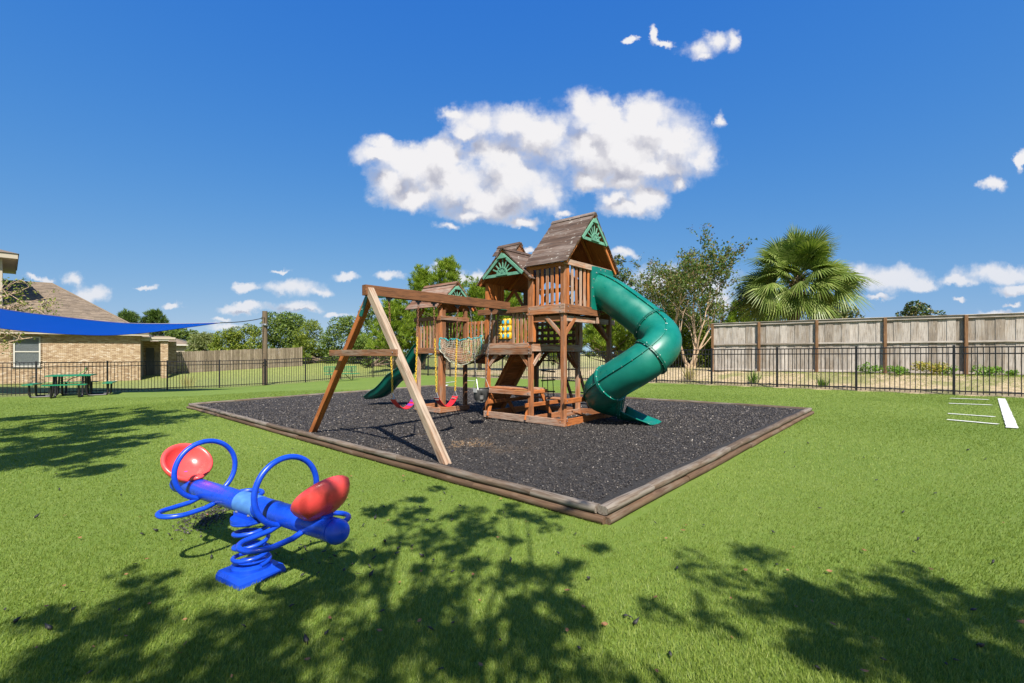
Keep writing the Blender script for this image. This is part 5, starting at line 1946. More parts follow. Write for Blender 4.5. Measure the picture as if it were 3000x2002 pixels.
# ------------------------------------------------------------------ foliage
def unit(n_, r):
    v = r.normal(0, 1, (n_, 3))
    return v / np.linalg.norm(v, axis=1, keepdims=True)
def leaf_quads(C, D, N, L, Wd, fold=0.0):
    """diamond leaves: centre, length direction, rough normal, length, width"""
    D = D / np.linalg.norm(D, axis=1, keepdims=True)
    S = np.cross(D, N); S /= np.maximum(np.linalg.norm(S, axis=1, keepdims=True), 1e-6)
    L = np.broadcast_to(L, (len(C),))[:, None]; Wd = np.broadcast_to(Wd, (len(C),))[:, None]
    V = np.stack([C - D * L * .5, C + S * Wd * .5 + D * L * .05, C + D * L * .5, C - S * Wd * .5 + D * L * .05], 1)
    F = np.arange(len(C) * 4).reshape(-1, 4)
    return V.reshape(-1, 3), F
def clump_leaves(blobs, per, leaf, wid, r, surf=.55):
    """blobs: list of (centre, (rx,ry,rz))"""
    Cs, Ds, Ns = [], [], []
    for (c, rad) in blobs:
        n_ = max(6, int(per * (rad[0] * rad[1] * rad[2]) ** (2 / 3)))
        d = unit(n_, r)
        rr = (1 - surf) * r.uniform(0, 1, n_) ** .5 + surf * r.uniform(.75, 1.08, n_)
        Cs.append(np.array(c) + d * rr[:, None] * np.array(rad))
        Ds.append(unit(n_, r) * .8 + d * .5 + np.array([0, 0, -.15]))
        Ns.append(unit(n_, r) * .7 + d * .5 + np.array([0, 0, .6]))
    C, Dd, N = np.concatenate(Cs), np.concatenate(Ds), np.concatenate(Ns)
    sz = r.uniform(.65, 1.25, len(C))
    return leaf_quads(C, Dd, N, leaf * sz, wid * sz)
def limbs_mesh(base, tops, r0, r, wander=.08, seg=6, steps=6):
    mb = MB()
    for (p0, p1, ra_, rb_) in tops:
        p0, p1 = Vector(p0), Vector(p1)
        L = (p1 - p0).length
        pts, rd_ = [], []
        ph = r.uniform(0, 6, 3)
        for k in range(steps + 1):
            t_ = k / steps
            w_o = wander * L * math.sin(math.pi * t_)
            pts.append(p0 + (p1 - p0) * t_ + Vector((math.sin(ph[0] + 4 * t_), math.sin(ph[1] + 5 * t_), .3 * math.sin(ph[2] + 4 * t_))) * w_o)
            rd_.append(ra_ + (rb_ - ra_) * t_)
        mb.tube(pts, rd_, seg)
    return mb
def bush(name, label, cat, px, py_top, wpx, Y, mat, leaf=.16, wid=.09, per=260, blobs=16, seed=1, bark='bark', group=None, py_low=None, depth=None):
    r = np.random.default_rng(seed)
    x = (px - 1500) / FPX * Y
    zg = gz(x, Y)
    ztop = EYE + (HY - py_top) / FPX * Y - zg
    half = wpx / 2 / FPX * Y
    dep = depth or half * .8
    zlow = 0.15 if py_low is None else max(.1, EYE + (HY - py_low) / FPX * Y - zg)
    root = thing(name, label, cat, (x, Y, zg), 0, group)
    bl = []
    H = ztop - zlow
    for k in range(blobs):
        f = (k + .5) / blobs
        z = zlow + H * (f * .88 + r.uniform(-.03, .06))
        fz = (z - zlow) / H
        env = math.sqrt(max(.05, 1 - (max(0, fz - .38) / .64) ** 2))
        a_ = k * 2.4 + r.uniform(-.5, .5)
        rr = r.uniform(.35, .78) * env
        rb = r.uniform(.26, .42) * min(half, H * .6)
        bl.append(((half * rr * math.cos(a_), dep * rr * math.sin(a_), min(z, ztop - rb * .75)), (rb * 1.1, rb, rb * .78)))
    bl.append(((r.uniform(-.1, .1) * half, 0, ztop - half * .22), (half * .3, half * .3, min(half, H) * .24)))
    for s_ in (-1, 1):
        bl.append(((s_ * half * .72, 0, zlow + H * .32), (half * .3, half * .3, H * .26)))
    V, F = clump_leaves(bl, per, leaf, wid, r)
    tops = []
    nt = 3
    for k in range(nt):
        b0 = (r.uniform(-.15, .15) * half, r.uniform(-.1, .1) * dep, -.05)
        for q in range(4):
            c_ = bl[(k * 4 + q) % len(bl)][0]
            tops.append((b0, c_, .05 * half, .008 * half))
    limbs_mesh(None, tops, .1, r).build('trunk', bark, root)
    mk('crown', V, F, mat, root)
    return root
def pine(name, label, px, py_top, wpx, Y, seed, mat='needle', group=None, tufts=520, nl=.30):
    r = np.random.default_rng(seed)
    x = (px - 1500) / FPX * Y
    zg = gz(x, Y)
    H = EYE + (HY - py_top) / FPX * Y - zg
    half = wpx / 2 / FPX * Y
    root = thing(name, label, 'pine tree', (x, Y, zg), 0, group)
    lim = [((0, 0, -.1), (r.uniform(-.1, .1), 0, H * .97), .05 * half + .05, .012)]
    C, D = [], []
    nw = int(10 + H * 2)
    for k in range(nw):
        f = .10 + .88 * k / nw
        z0 = H * f
        prof_ = (1 - f) ** .75 * (.55 + .45 * min(1, f * 4))
        nbz = 6
        for q in range(nbz):
            a_ = q * 2 * math.pi / nbz + k * 1.1 + r.uniform(-.3, .3)
            Lb = half * prof_ * r.uniform(.65, 1.12) + .12
            upa = r.uniform(.25, .7)
            d = np.array([math.cos(a_), math.sin(a_), upa])
            e = np.array([0, 0, z0]) + d * Lb
            lim.append(((0, 0, z0), tuple(e), .018 * half * (1 - f) + .012, .006))
            ntf = max(2, int(tufts / (nw * nbz)))
            for s_ in range(ntf):
                t_ = r.uniform(.35, 1.04) if s_ else 1.0
                C.append(np.array([0, 0, z0]) + d * Lb * t_ + r.normal(0, .05 * half, 3) + np.array([0, 0, r.uniform(0, .16) * half]))
                dd = d * .40 + np.array([0, 0, .85]) + r.normal(0, .28, 3)
                D.append(dd / np.linalg.norm(dd))
    C.append(np.array([0, 0, H * .99])); D.append(np.array([0, 0, 1.0]))
    C, D = np.array(C), np.array(D)
    n_need = 22
    Cn = np.repeat(C, n_need, 0); Dn = np.repeat(D, n_need, 0)
    dirs = Dn * .95 + unit(len(Cn), r) * .75
    dirs /= np.linalg.norm(dirs, axis=1, keepdims=True)
    ln = nl * r.uniform(.7, 1.2, len(Cn))
    ctr = Cn + dirs * ln[:, None] * .5 + r.normal(0, .03, (len(Cn), 3))
    V, F = leaf_quads(ctr, dirs, unit(len(Cn), r), ln, .030 * nl / .3 * r.uniform(.8, 1.4, len(Cn)))
    limbs_mesh(None, lim, .1, r, wander=.03, seg=5, steps=3).build('trunk', 'bark', root)
    mk('crown', V, F, mat, root)
    return root

# far left, behind the roof and the plank fence
pine('pine_tree', 'dark pine showing above the house roof edge', 375, 926, 130, 52, 21, 'needle_dark', 'far trees', 420, .5)
pine('pine_tree', 'dark pine just right of the house roof edge', 450, 918, 110, 50, 22, 'needle_dark', 'far trees', 420, .5)
bush('evergreen_tree', 'dark evergreen tree behind the low neighbour house', 'tree', 530, 960, 140, 49, 'leaf_mid', .26, .15, 620, 18, 31)
bush('willow_shrub', 'pale feathery shrub behind the plank fence, left of the pole', 'shrub', 600, 972, 110, 42, 'leaf_pale', .34, .06, 900, 18, 32)
bush('leafy_shrub', 'yellow green leafy shrub behind the plank fence, left of the pole', 'shrub', 665, 962, 110, 41, 'leaf_shrub', .20, .09, 700, 20, 33)
bush('leafy_shrub', 'yellow green shrub with a brown top directly left of the pole', 'shrub', 728, 948, 110, 41.5, 'leaf_shrub', .20, .09, 700, 20, 34)
bush('leafy_tree', 'broad green tree right of the sail pole', 'tree', 838, 914, 160, 43, 'leaf_mid', .19, .11, 700, 26, 35)
bush('leafy_shrub', 'bright green bushy tree above the end of the plank fence', 'tree', 912, 936, 110, 40.5, 'leaf_shrub', .24, .06, 800, 20, 36)
bush('leafy_tree', 'loose grey green tree seen through the swing frame', 'tree', 1010, 925, 150, 40, 'leaf_mid', .18, .10, 620, 22, 37)
bush('leafy_tree', 'tall twiggy grey green tree left of the swing beam pines', 'tree', 1085, 890, 130, 39, 'leaf_mid', .18, .10, 520, 24, 38)
bush('understory_shrub', 'low dark shrub at the end of the plank fence', 'shrub', 960, 1010, 220, 41, 'leaf_mid', .20, .11, 620, 20, 39)
# pines behind the playset
pine('pine_tree', 'pine on the left of the group behind the small tower', 1155, 895, 190, 33.0, 41, 'needle', None, 760, .34)
pine('pine_tree', 'second pine behind the small tower roof', 1238, 800, 200, 34.0, 42, 'needle', None, 900, .34)
pine('pine_tree', 'tallest pine directly behind the small tower', 1312, 772, 220, 33.0, 43, 'needle', None, 900, .34)
pine('pine_tree', 'pine between the small tower and the main tower', 1405, 838, 200, 31.5, 44, 'needle', None, 800, .34)
pine('pine_tree', 'pine seen through the arch of the main tower', 1500, 865, 180, 30.0, 45, 'needle', None, 700, .32)
pine('pine_tree', 'low pine seen beneath the upper deck of the tall tower', 1640, 930, 190, 28.0, 46, 'needle', None, 800, .30)
pine('pine_tree', 'low bushy pine behind the tube slide', 1780, 935, 210, 25.5, 47, 'needle', None, 900, .28)
pine('pine_tree', 'small pine half hidden behind the elbow of the tube slide', 1905, 950, 150, 25.5, 53, 'needle', None, 600, .28)
pine('pine_tree', 'small pine peeping over the board fence left of the palm', 2165, 893, 110, 29, 48, 'needle', None, 420, .3)
pine('pine_tree', 'round topped little pine over the board fence beneath the palm', 2245, 905, 90, 27, 49, 'needle', None, 420, .3)
bush('hedge_shrub', 'low green scrub behind the fence left of the pines', 'shrub', 1090, 985, 200, 38, 'leaf_mid', .2, .11, 700, 18, 57)
bush('hedge_shrub', 'low green scrub under the leftmost far shrubs', 'shrub', 690, 1000, 260, 42.5, 'leaf_shrub', .2, .1, 620, 18, 58)
bush('magnolia_tree', 'dark glossy magnolia rising right behind the tall roof', 'tree', 1815, 748, 140, 27, 'leaf_magnolia', .18, .09, 900, 26, 51)
bush('understory_tree', 'dense green shrubs below the crape myrtle', 'shrub', 2010, 905, 260, 23.5, 'leaf_shrub', .13, .08, 900, 26, 52)
bush('understory_tree', 'olive green tree right behind the crape myrtle stems', 'tree', 1965, 835, 160, 25, 'leaf_shrub', .15, .085, 900, 26, 59)
bush('understory_tree', 'leafy shrub behind the fence at the foot of the crape myrtle', 'shrub', 2035, 930, 130, 22.6, 'leaf_shrub', .12, .07, 1000, 20, 60)
bush('understory_tree', 'dark green tree between the crape myrtle and the palm', 'tree', 2085, 845, 120, 25, 'leaf_mid', .15, .09, 800, 20, 54)
bush('magnolia_tree', 'dark magnolia behind the fence under the palm crown', 'tree', 2450, 888, 190, 25.5, 'leaf_magnolia', .18, .09, 800, 22, 55)
bush('magnolia_tree', 'magnolia top standing alone above the board fence', 'tree', 2678, 882, 150, 26, 'leaf_magnolia', .18, .09, 900, 22, 56)

# crape myrtle: bare forked stems, leaves only at the outer twigs
def crape(px, py_top, wpx, Y, seed):
    r = np.random.default_rng(seed)
    x = (px - 1500) / FPX * Y
    zg = gz(x, Y)
    H = EYE + (HY - py_top) / FPX * Y - zg
    half = wpx / 2 / FPX * Y
    root = thing('crape_myrtle', 'airy crape myrtle with pale bare stems behind the metal fence', 'tree', (x, Y, zg))
    mb = MB()
    C, D, C2 = [], [], []
    def grow(p, d, L, rad, lev):
        pts, rr = [Vector(p)], [rad]
        q = Vector(p); dd = Vector(d).normalized()
        for k in range(4):
            dd = (dd + Vector(r.normal(0, .10, 3)) + Vector((0, 0, .04))).normalized()
            q = q + dd * (L / 4)
            pts.append(q.copy()); rr.append(rad * (1 - .45 * (k + 1) / 4))
        mb.tube(pts, rr, 6 if lev < 2 else 4, caps=False)
        if lev >= 4:
            for k in range(24):
                t_ = r.uniform(-.2, 1.05)
                C.append(np.array(p) + (np.array(q) - np.array(p)) * t_ + r.normal(0, .07, 3))
                D.append(np.array(dd) + r.normal(0, .7, 3))
            if r.uniform() < .22:
                C2.append(np.array(q))
            return
        nchild = 3 if lev < 3 else 3
        for k in range(nchild):
            spread = .42 if lev else .30
            nd = (dd + Vector(r.normal(0, spread, 3)))
            nd.z = max(nd.z, -.1 + .25 * dd.z)
            grow(q if k < 2 else pts[2 + (k % 2)], nd, L * r.uniform(.62, .85), rr[-1] * .78, lev + 1)
    for k in range(6):
        a_ = k * 1.05 + .3
        tilt = r.uniform(.25, .55)
        grow((r.uniform(-.25, .25), r.uniform(-.2, .2), -.05), (tilt * math.cos(a_) * half / 2.0, tilt * math.sin(a_), 1.0), H * .34, .06, 0)
    C, D = np.array(C), np.array(D)
    # fit to the height and width seen in the photo
    top = np.percentile(C[:, 2], 99.5); wx = np.percentile(np.abs(C[:, 0]), 98)
    sz_, sxx = H / top, half / wx
    C = C * np.array([sxx, sxx, sz_])
    mb.V = [(a * sxx, b * sxx, c * sz_) for a, b, c in mb.V]
    n_ = len(C)
    V, F = leaf_quads(C, D, unit(n_, r) + np.array([0, 0, .5]), .125 * r.uniform(.6, 1.3, n_), .075 * r.uniform(.6, 1.2, n_))
    mb.build('trunk', 'bark_pale', root)
    mk('crown', V, F, 'leaf_crape', root)
    C2 = np.array(C2) * np.array([sxx, sxx, sz_])
    Cs = np.repeat(C2, 14, 0) + r.normal(0, .07, (len(C2) * 14, 3))
    V, F = leaf_quads(Cs, unit(len(Cs), r), unit(len(Cs), r), .05, .04)
    mk('seed_heads', V, F, 'leaf_seed', root)
crape(2025, 702, 300, 21.0, 61)

# ------------------------------------------------------------------ cabbage palm
def palm(px, py_c, Y, seed):
    r = np.random.default_rng(seed)
    x = (px - 1500) / FPX * Y
    zg = gz(x, Y)
    zc = EYE + (HY - py_c) / FPX * Y - zg
    root = thing('cabbage_palm', 'fan leaved cabbage palm rising behind the grey board fence', 'palm tree', (x, Y, zg))
    mb = MB(); mb.tube([(-.25, 0, -.1), (-.18, 0, zc * .4), (-.02, 0, zc * .8), (0, 0, zc)], [.24, .20, .21, .14], 14)
    mb.build('trunk', 'bark', root, None, True)
    mb = MB()
    for k in range(46):
        a_ = k * 2.4; z_ = zc - .05 - 1.3 * (k / 46)
        d = Vector((math.cos(a_), math.sin(a_), 1.6)).normalized()
        p = Vector((math.cos(a_) * .17, math.sin(a_) * .17, z_))
        mb.tube([p, p + d * .30], [.055, .018], 5)
    mb.build('leaf_boots', 'palm_boot', root)
    n_leaf = 100
    for k in range(n_leaf):
        f = k / (n_leaf - 1)
        az = k * 2.399963 + r.uniform(-.5, .5)
        el = math.radians(86 - 126 * f ** .95 + r.uniform(-13, 13))      # upright in the heart, hanging outside
        hd_ = Vector((math.cos(az), math.sin(az), 0))
        d = hd_ * math.cos(el) + Vector((0, 0, math.sin(el)))
        Lp = r.uniform(.55, 1.55) * (.85 + .35 * f)
        Ll = r.uniform(.95, 1.3)
        side = d.cross(Vector((0, 0, 1)))
        if side.length < .1: side = Vector((1, 0, 0))
        side.normalize()
        side = Quaternion(d, float(r.normal(0, .75))) @ side
        nrm_ = side.cross(d).normalized()
        p0 = Vector((0, 0, zc - .25 * f))
        V, F = [], []
        # petiole
        pet = []
        for q in range(5):
            t_ = q / 4
            pet.append(p0 + d * (Lp * t_) - Vector((0, 0, .12 * f * t_ * t_)))
        Vp, Fp = tube_geo(pet, [.022, .018, .015, .012, .010], 4)
        V += Vp; F += Fp
        hub = pet[-1]
        d2 = (d - Vector((0, 0, .15 + .40 * f))).normalized()            # costa bends down
        nseg = 30
        for s_ in range(nseg):
            u_ = -1 + 2 * (s_ + .5) / nseg
            ang = u_ * 1.55
            base_d = (d * math.cos(ang) + side * math.sin(ang) + (d2 - d) * .55).normalized()
            Ls = Ll * (1 - .38 * abs(u_) ** 1.6) * r.uniform(.88, 1.06)
            ww = .034
            sid = base_d.cross(nrm_).normalized()
            pts = []
            for q in range(4):
                t_ = q / 3
                drop = (.04 + .42 * t_ * t_) * Ls * (.35 + .35 * f) * t_
                pts.append(hub + base_d * Ls * t_ - Vector((0, 0, drop)) + nrm_ * (.05 * (s_ % 2 - .5) * (1 - t_)))
            wds = [ww * .5, ww, ww * .7, .003]
            i0 = len(V)
            for q in range(4):
                V += [tuple(pts[q] - sid * wds[q]), tuple(pts[q] + sid * wds[q])]
            for q in range(3):
                F.append([i0 + 2 * q, i0 + 2 * q + 1, i0 + 2 * q + 3, i0 + 2 * q + 2])
        mk('fan_leaf', V, F, 'palm_leaf', root)
palm(2335, 812, 19.6, 71)

# ------------------------------------------------------------------ weeds along the sandy bank
def weed(px, py_base, wpx, hpx, Y, mat, seed, label, name='weed_plant'):
    r = np.random.default_rng(seed)
    x = (px - 1500) / FPX * Y
    zg = gz(x, Y)
    w2_, h2 = wpx / FPX * Y / 2, hpx / FPX * Y
    root = thing(name, label, 'plant', (x, Y, zg), 0, 'weeds on the sandy bank')
    bl = [((r.uniform(-1, 1) * w2_ * .7, r.uniform(-.5, .5) * w2_, h2 * r.uniform(.25, .7)), (w2_ * .35, w2_ * .3, h2 * .3)) for _ in range(9)]
    V, F = clump_leaves(bl, 3000, .07, .045, r)
    lim = [((r.uniform(-.3, .3) * w2_, 0, -.03), b[0], .008, .004) for b in bl]
    limbs_mesh(None, lim, .1, r, seg=4, steps=3).build('stem', 'weed', root)
    mk('foliage', V, F, mat, root)
weed(2550, 1105, 70, 34, 14.9, 'weed', 1, 'small green weed left of the yellowish weed clump')
weed(2640, 1110, 90, 30, 14.4, 'weed', 2, 'green weed clump left beside the yellowish one')
weed(2715, 1108, 110, 44, 14.1, 'weed_yellow', 3, 'yellowish dry weed clump in front of the board fence')
weed(2775, 1112, 60, 30, 13.9, 'weed', 4, 'green weed right beside the yellowish clump')
weed(2890, 1112, 90, 36, 13.6, 'weed', 5, 'bright green weed near the right end of the board fence')
weed(2960, 1112, 50, 22, 13.2, 'weed', 6, 'low weed at the far right of the sandy bank')
# tufts of tall dry grass along the right fence and one by the left fence
def tuft(px, py, wpx, hpx, mat, seed, label, n_=90, group='grass tufts at the fence'):
    p = ground_hit(px, py)
    r = np.random.default_rng(seed)
    h2 = hpx / FPX * p.y; w2_ = wpx / 2 / FPX * p.y
    root_p = p
    a_ = r.uniform(0, 6.28, n_); sp = r.uniform(0, 1, n_)
    D = np.stack([np.cos(a_) * sp * .6, np.sin(a_) * sp * .6, np.ones(n_)], -1)
    L = h2 * r.uniform(.5, 1.05, n_)
    D /= np.linalg.norm(D, axis=1, keepdims=True)
    B0 = np.stack([np.cos(a_) * sp * w2_ * .6, np.sin(a_) * sp * w2_ * .6, np.zeros(n_) - .01], -1)
    V, F = leaf_quads(B0 + D * L[:, None] * .5, D, unit(n_, r), L, .016)
    o = mk('grass_tuft', V, F, mat, None, Matrix.Translation(root_p))
    tag(o, label, 'grass', group)
tuft(2022, 1117, 40, 60, 'dry_grass', 1, 'tall dry grass tuft right of the tube slide')
tuft(2208, 1127, 26, 46, 'weed', 2, 'thin grass tuft between the first two right fence posts')
tuft(2408, 1138, 34, 36, 'weed', 3, 'grass tuft right of the second tall fence panel')
tuft(548, 1136, 60, 44, 'dry_grass', 4, 'spiky grass clump behind the left metal fence', 70)
tuft(1880, 1112, 34, 50, 'dry_grass', 5, 'dry grass tuft half hidden by the tube slide')

# ------------------------------------------------------------------ shade trees standing behind and beside the camera
S23 = 3000 / 2350
def shade_tree(name, label, trunk, spots, h0, h1, seed, rad=.26, per=46, leaf=.075):
    r = np.random.default_rng(seed)
    zg = gz(*trunk)
    root = thing(name, label, 'tree', (trunk[0], trunk[1], zg))
    org = np.array([trunk[0], trunk[1], zg])
    cl = []
    for (a_, b_) in spots:
        G = ground_hit(a_ * S23, b_ * S23)
        h = r.uniform(h0, h1)
        s_ = h / to_sun.z
        c = np.array(G) + np.array(to_sun) * s_ - org
        cl.append(c)
    Cs = []
    for c in cl:
        rr = rad * r.uniform(.7, 1.35)
        for q in range(5):
            cc = c + r.normal(0, rr * .68, 3)
            n_ = int(per * r.uniform(.2, 1.1))
            Cs.append(cc + unit(n_, r) * np.array([1, 1, .7]) * (rr * .46 * r.uniform(.05, 1, n_) ** .5)[:, None])
    C = np.concatenate(Cs)
    # prune whatever would hang into the picture
    Wc = C + org
    pxs = 1500 + FPX * Wc[:, 0] / np.maximum(Wc[:, 1], .01); pys = HY - FPX * (Wc[:, 2] - EYE) / np.maximum(Wc[:, 1], .01)
    C = C[~((Wc[:, 1] > .2) & (pxs > -80) & (pxs < 3080) & (pys > -80))]
    V, F = leaf_quads(C, unit(len(C), r), unit(len(C), r) + np.array(to_sun) * .8, leaf * r.uniform(.7, 1.2, len(C)), leaf * .55 * r.uniform(.7, 1.2, len(C)))
    # limbs: a trunk, main forks and a twig to every clump
    P = np.array(cl)
    top = np.array([0, 0, (h0 + h1) / 2 * .52])
    lim = [((0, 0, -.1), tuple(top), .17, .12)]
    order = np.argsort(np.arctan2(P[:, 1] - P[:, 1].mean(), P[:, 0] - P[:, 0].mean()))
    k = 6
    for grp_ in np.array_split(order, k):
        m_ = P[grp_].mean(0) * .72 + top * .28
        lim.append((tuple(top), tuple(m_), .06, .03))
        for g_ in grp_:
            lim.append((tuple(m_), tuple(P[g_]), .018, .006))
    limbs_mesh(None, lim, .1, r, wander=.05, seg=6, steps=5).build('trunk', 'bark', root)
    mk('crown', V, F, 'leaf_mid', root)
SP_A = [(905,1150),(985,1165),(1080,1185),(1170,1195),(900,1230),(980,1240),(1060,1235),(1130,1260),(1210,1200),(860,1290),(940,1310),(760,1290),(830,1330),
        (720,1370),(640,1400),(560,1420),(900,1400),(1000,1330),(1080,1330),(1050,1420),(960,1480),(840,1470),(700,1480),(560,1500),(430,1500),(300,1540),
        (180,1450),(100,1500),(60,1550),(330,1380),(240,1400),(160,1420),(420,1430),(1100,1500),(1180,1420),(1250,1350),(1300,1290),(1350,1370),
        (1330,1490),(1200,1540),(640,1540),(760,1540),(880,1550),(500,1555),(380,1555),(1000,1560),(250,1490),(1330,1555),(620,1450),(780,1420)]
SP_B = [(1690,1330),(1740,1350),(1800,1390),(1880,1400),(1950,1420),(2020,1440),(1850,1360),(1930,1370),(2000,1390),(2080,1410),(2150,1430),(2230,1450),
        (2310,1480),(2100,1470),(2180,1500),(2260,1530),(2050,1500),(1960,1470),(2120,1350),(2200,1370),(2280,1400),(2340,1420),(2330,1550),(1900,1500),(2000,1545),(2120,1550)]
SP_C = [(60,960),(130,970),(200,945),(280,940),(350,950),(395,962),(50,1000),(120,1010),(200,990),(30,1040),(260,975),(90,1035),(160,1035),(320,965),(15,965),(10,1010),(60,985),(150,990),(230,960),(300,950),(100,955),(180,1015),(60,1055),(20,1080),(130,1055)]
shade_tree('shade_tree', 'leafy tree behind the camera whose shadow crosses the seesaw', (0.2, -3.6), SP_A, 3.4, 4.8, 81, rad=.21)
shade_tree('shade_tree', 'leafy tree behind the camera whose shadow falls at lower right', (2.9, -3.4), SP_B, 3.4, 4.6, 82, rad=.21)
shade_tree('shade_tree', 'leafy tree left of the view whose shadow falls beside the pit', (-9.2, 3.0), SP_C, 5.2, 6.2, 83, rad=.66, per=200, leaf=.14)
# twiggy tree reaching into the left edge of the view
r = np.random.default_rng(91)
tr = Vector((-26.0, 21.0, gz(-26.0, 21.0)))
TD = thing('twiggy_tree', 'twiggy small tree reaching in at the left edge above the sail', 'tree', tr)
lim = [((0, 0, -.1), (.3, 0, 3.0), .15, .10)]
Cs, Ds = [], []
for (a_, b_, c_) in ((150, 872, 18.6), (95, 838, 18.2), (60, 820, 18.0), (120, 905, 18.4), (160, 900, 18.9), (165, 880, 18.8), (40, 860, 18.0), (70, 890, 18.1), (30, 840, 17.8), (95, 990, 18.3), (50, 998, 18.1), (20, 985, 18.0), (110, 925, 18.6), (-40, 800, 18.0), (-120, 780, 18.0), (-160, 860, 18.2), (-90, 900, 18.1)):
    c_ += 2.6
    e = at(a_, b_, c_) - tr
    f0_ = Vector((.3, 0, 3.0 if b_ < 950 else 1.6))
    m_ = e * .5 + f0_ * .5
    lim.append((tuple(f0_), tuple(m_), .06, .032)); lim.append((tuple(m_), tuple(e), .032, .012))
    for q in range(7):
        t_ = r.uniform(.3, 1)
        p = m_ + (e - m_) * t_
        e2 = p + Vector(r.normal(0, .32, 3)) + Vector((.14, 0, .12))
        lim.append((tuple(p), tuple(e2), .014, .006))
        for k in range(8):
            Cs.append(np.array(p + (e2 - p) * r.uniform(.3, 1.1)) + r.normal(0, .08, 3)); Ds.append(r.normal(0, 1, 3))
limbs_mesh(None, lim, .1, r, wander=.06, seg=5, steps=5).build('trunk', 'bark_pale', TD)
Cs, Ds = np.array(Cs), np.array(Ds)
V, F = leaf_quads(Cs, Ds, unit(len(Cs), r), .12 * r.uniform(.6, 1.3, len(Cs)), .065)
mk('crown', V, F, 'leaf_shrub', TD)

# ------------------------------------------------------------------ litter on the turf
def ok_turf(x, y):
    u_, v_ = to_uv((x, y))
    return not (-2.86 < u_ < 5.1 and -2.5 < v_ < 9.5)
def leaf_obj(x, y, seed):
    r = random.Random(seed)
    s_ = r.uniform(.008, .016)
    n = 7
    V, F = [], []
    for i_ in range(n):
        t_ = -1 + 2 * i_ / (n - 1)
        w_l = .48 * (1 - abs(t_) ** 1.8) + .02
        cu = .25 * t_ * t_
        V += [(t_ * s_, -w_l * s_, cu * s_ + .30 * w_l * s_), (t_ * s_, 0, cu * s_), (t_ * s_, w_l * s_, cu * s_ + .30 * w_l * s_)]
    for i_ in range(n - 1):
        for j in range(2):
            F.append([i_ * 3 + j, (i_ + 1) * 3 + j, (i_ + 1) * 3 + j + 1, i_ * 3 + j + 1])
    return fast_mesh('fallen_leaf', V, F)
leaf_pool = []
for k in range(8):
    me = leaf_obj(0, 0, k); me.materials.append(MATS['dry_leaf']); leaf_pool.append(me)
rl_ = random.Random(5)
cnt = 0
while cnt < 80:
    a_, b_ = (rl_.uniform(0, 1500), rl_.uniform(1330, 2002)) if rl_.random() < .72 else (rl_.uniform(1500, 3000), rl_.uniform(1450, 2002))
    p = ground_hit(a_, b_)
    if not ok_turf(p.x, p.y) or p.y > 9:
        continue
    M = Matrix.Translation((p.x, p.y, p.z + .022)) @ Matrix.Rotation(rl_.uniform(0, 6.28), 4, 'Z') @ Matrix.Rotation(rl_.uniform(-.7, .7), 4, 'X')
    o = link_mesh('fallen_leaf', rl_.choice(leaf_pool), None, None, M)
    tag(o, 'dry reddish brown leaf fallen on the green turf', 'leaf', 'fallen leaves on the turf')
    cnt += 1
nug_pool = []
for k in range(6):
    V, F = chip_mesh(np.zeros((1, 3)), np.array([.009 + .002 * k]), 40 + k)
    me = fast_mesh('rubber_nugget', V, F); me.materials.append(MATS['rubber_chip']); nug_pool.append(me)
cnt = 0
while cnt < 150:
    if rl_.random() < .45:
        a_, b_ = rl_.gauss(1000, 260), rl_.uniform(1400, 1700)
    else:
        a_, b_ = rl_.uniform(0, 3000), 1300 + 700 * rl_.random() ** 1.3
    p = ground_hit(a_, b_) if b_ < 2002 else None
    if p is None or not ok_turf(p.x, p.y):
        continue
    M = Matrix.Translation((p.x, p.y, p.z + .018)) @ Matrix.Rotation(rl_.uniform(0, 6.28), 4, 'Z')
    o = link_mesh('rubber_nugget', rl_.choice(nug_pool), None, None, M)
    tag(o, 'stray black rubber nugget lying on the green turf', 'rubber nugget', 'stray rubber nuggets on the turf')
    cnt += 1
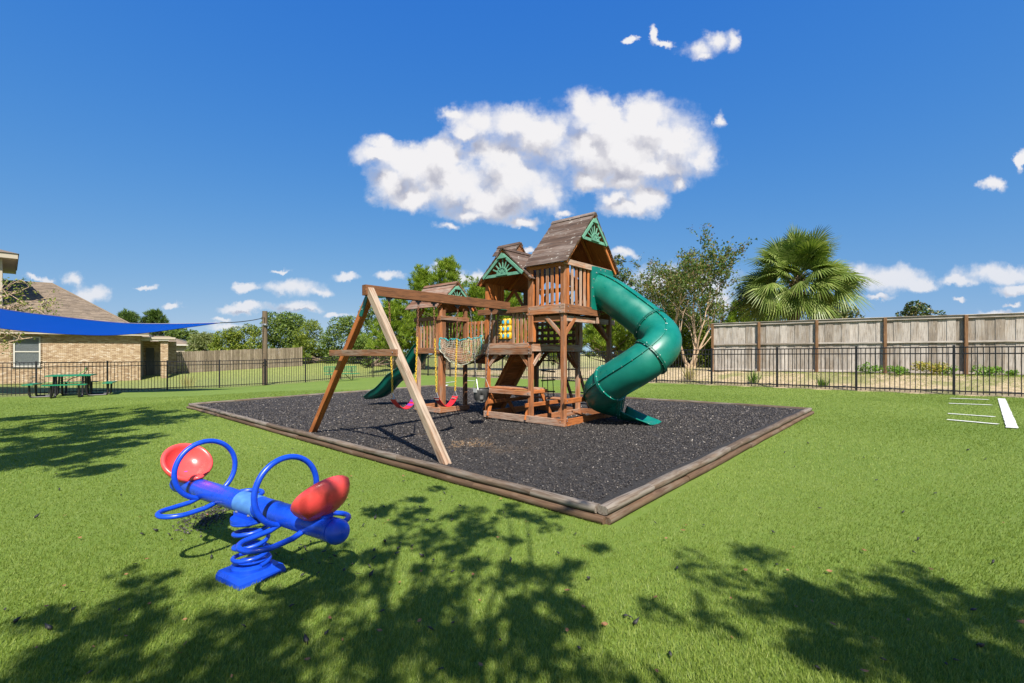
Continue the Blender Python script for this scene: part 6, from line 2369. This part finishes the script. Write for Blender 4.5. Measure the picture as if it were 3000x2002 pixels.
# spilled patch of mulch beside the seesaw spring
C = []
for _ in range(420):
    a_, b_ = rl_.gauss(615, 42), 0
    b_ = 1545 - (a_ - 545) * .42 + rl_.gauss(0, 17)
    p = ground_hit(a_, b_)
    C.append((p.x, p.y, p.z + rl_.uniform(.004, .016)))
V, F = chip_mesh(np.array(C), .011, 9)
o = mk('spilled_mulch', V, F, 'mulch_chip')
o['kind'] = 'stuff'
tag(o, 'patch of spilled black mulch beside the seesaw spring', 'mulch')

# ------------------------------------------------------------------ turf blades near the camera
r = np.random.default_rng(101)
NB = 950000
yd = 1.05 + 15.5 * r.uniform(0, 1, NB) ** 2.0
xr = r.uniform(-1.35, 1.35, NB) * yd + r.uniform(-.8, .8, NB)
u_ = (xr - PO.x) * RU.x + (yd - PO.y) * RU.y
v_ = (xr - PO.x) * LV.x + (yd - PO.y) * LV.y
# outside the pit and off the seesaw base
inp = (u_ > -2.81 + (v_ + 2.275) * .0357) & (u_ < 4.36 + (v_ + 2.37) * .0631) & (v_ > -2.42) & (v_ < 9.33)
dxs, dys = xr - sb.x, yd - sb.y
lx = dxs * math.cos(SA) + dys * math.sin(SA); ly = -dxs * math.sin(SA) + dys * math.cos(SA)
inb = (np.abs(lx) < .115) & (np.abs(ly) < .125)
kp = ~(inp | inb)
xr, yd = xr[kp], yd[kp]
n_ = len(xr)
zg = g(xr, yd)
# nap direction drifts slowly so the sheen varies
nap = .9 * np.sin(xr * .9 + 1.3 * np.sin(yd * .7)) + .8 * np.sin(yd * 1.3 + xr * .4) + r.normal(0, 1.1, n_)
lean = r.uniform(.15, .85, n_)
D = np.stack([np.cos(nap) * lean, np.sin(nap) * lean, np.ones(n_) * .9], -1)
D /= np.linalg.norm(D, axis=1, keepdims=True)
L = r.uniform(.011, .024, n_) * np.clip(1.45 - .20 * (yd - 1.4), 1.0, 1.45)
far = np.clip(yd / 3.0, 1.0, 4.0)
wdt = .0017 * far * r.uniform(.8, 1.4, n_)
B0 = np.stack([xr, yd, zg - .002], -1)
sid = unit(n_, r); sid[:, 2] *= .15
sid /= np.linalg.norm(sid, axis=1, keepdims=True)
V = np.stack([B0 - sid * wdt[:, None], B0 + sid * wdt[:, None], B0 + D * L[:, None]], 1).reshape(-1, 3)
F = np.arange(n_ * 3).reshape(-1, 3)
gb = mk('turf_blades', V, F, 'blade')
gb['kind'] = 'stuff'
tag(gb, 'short dense green blades of the artificial turf', 'grass')
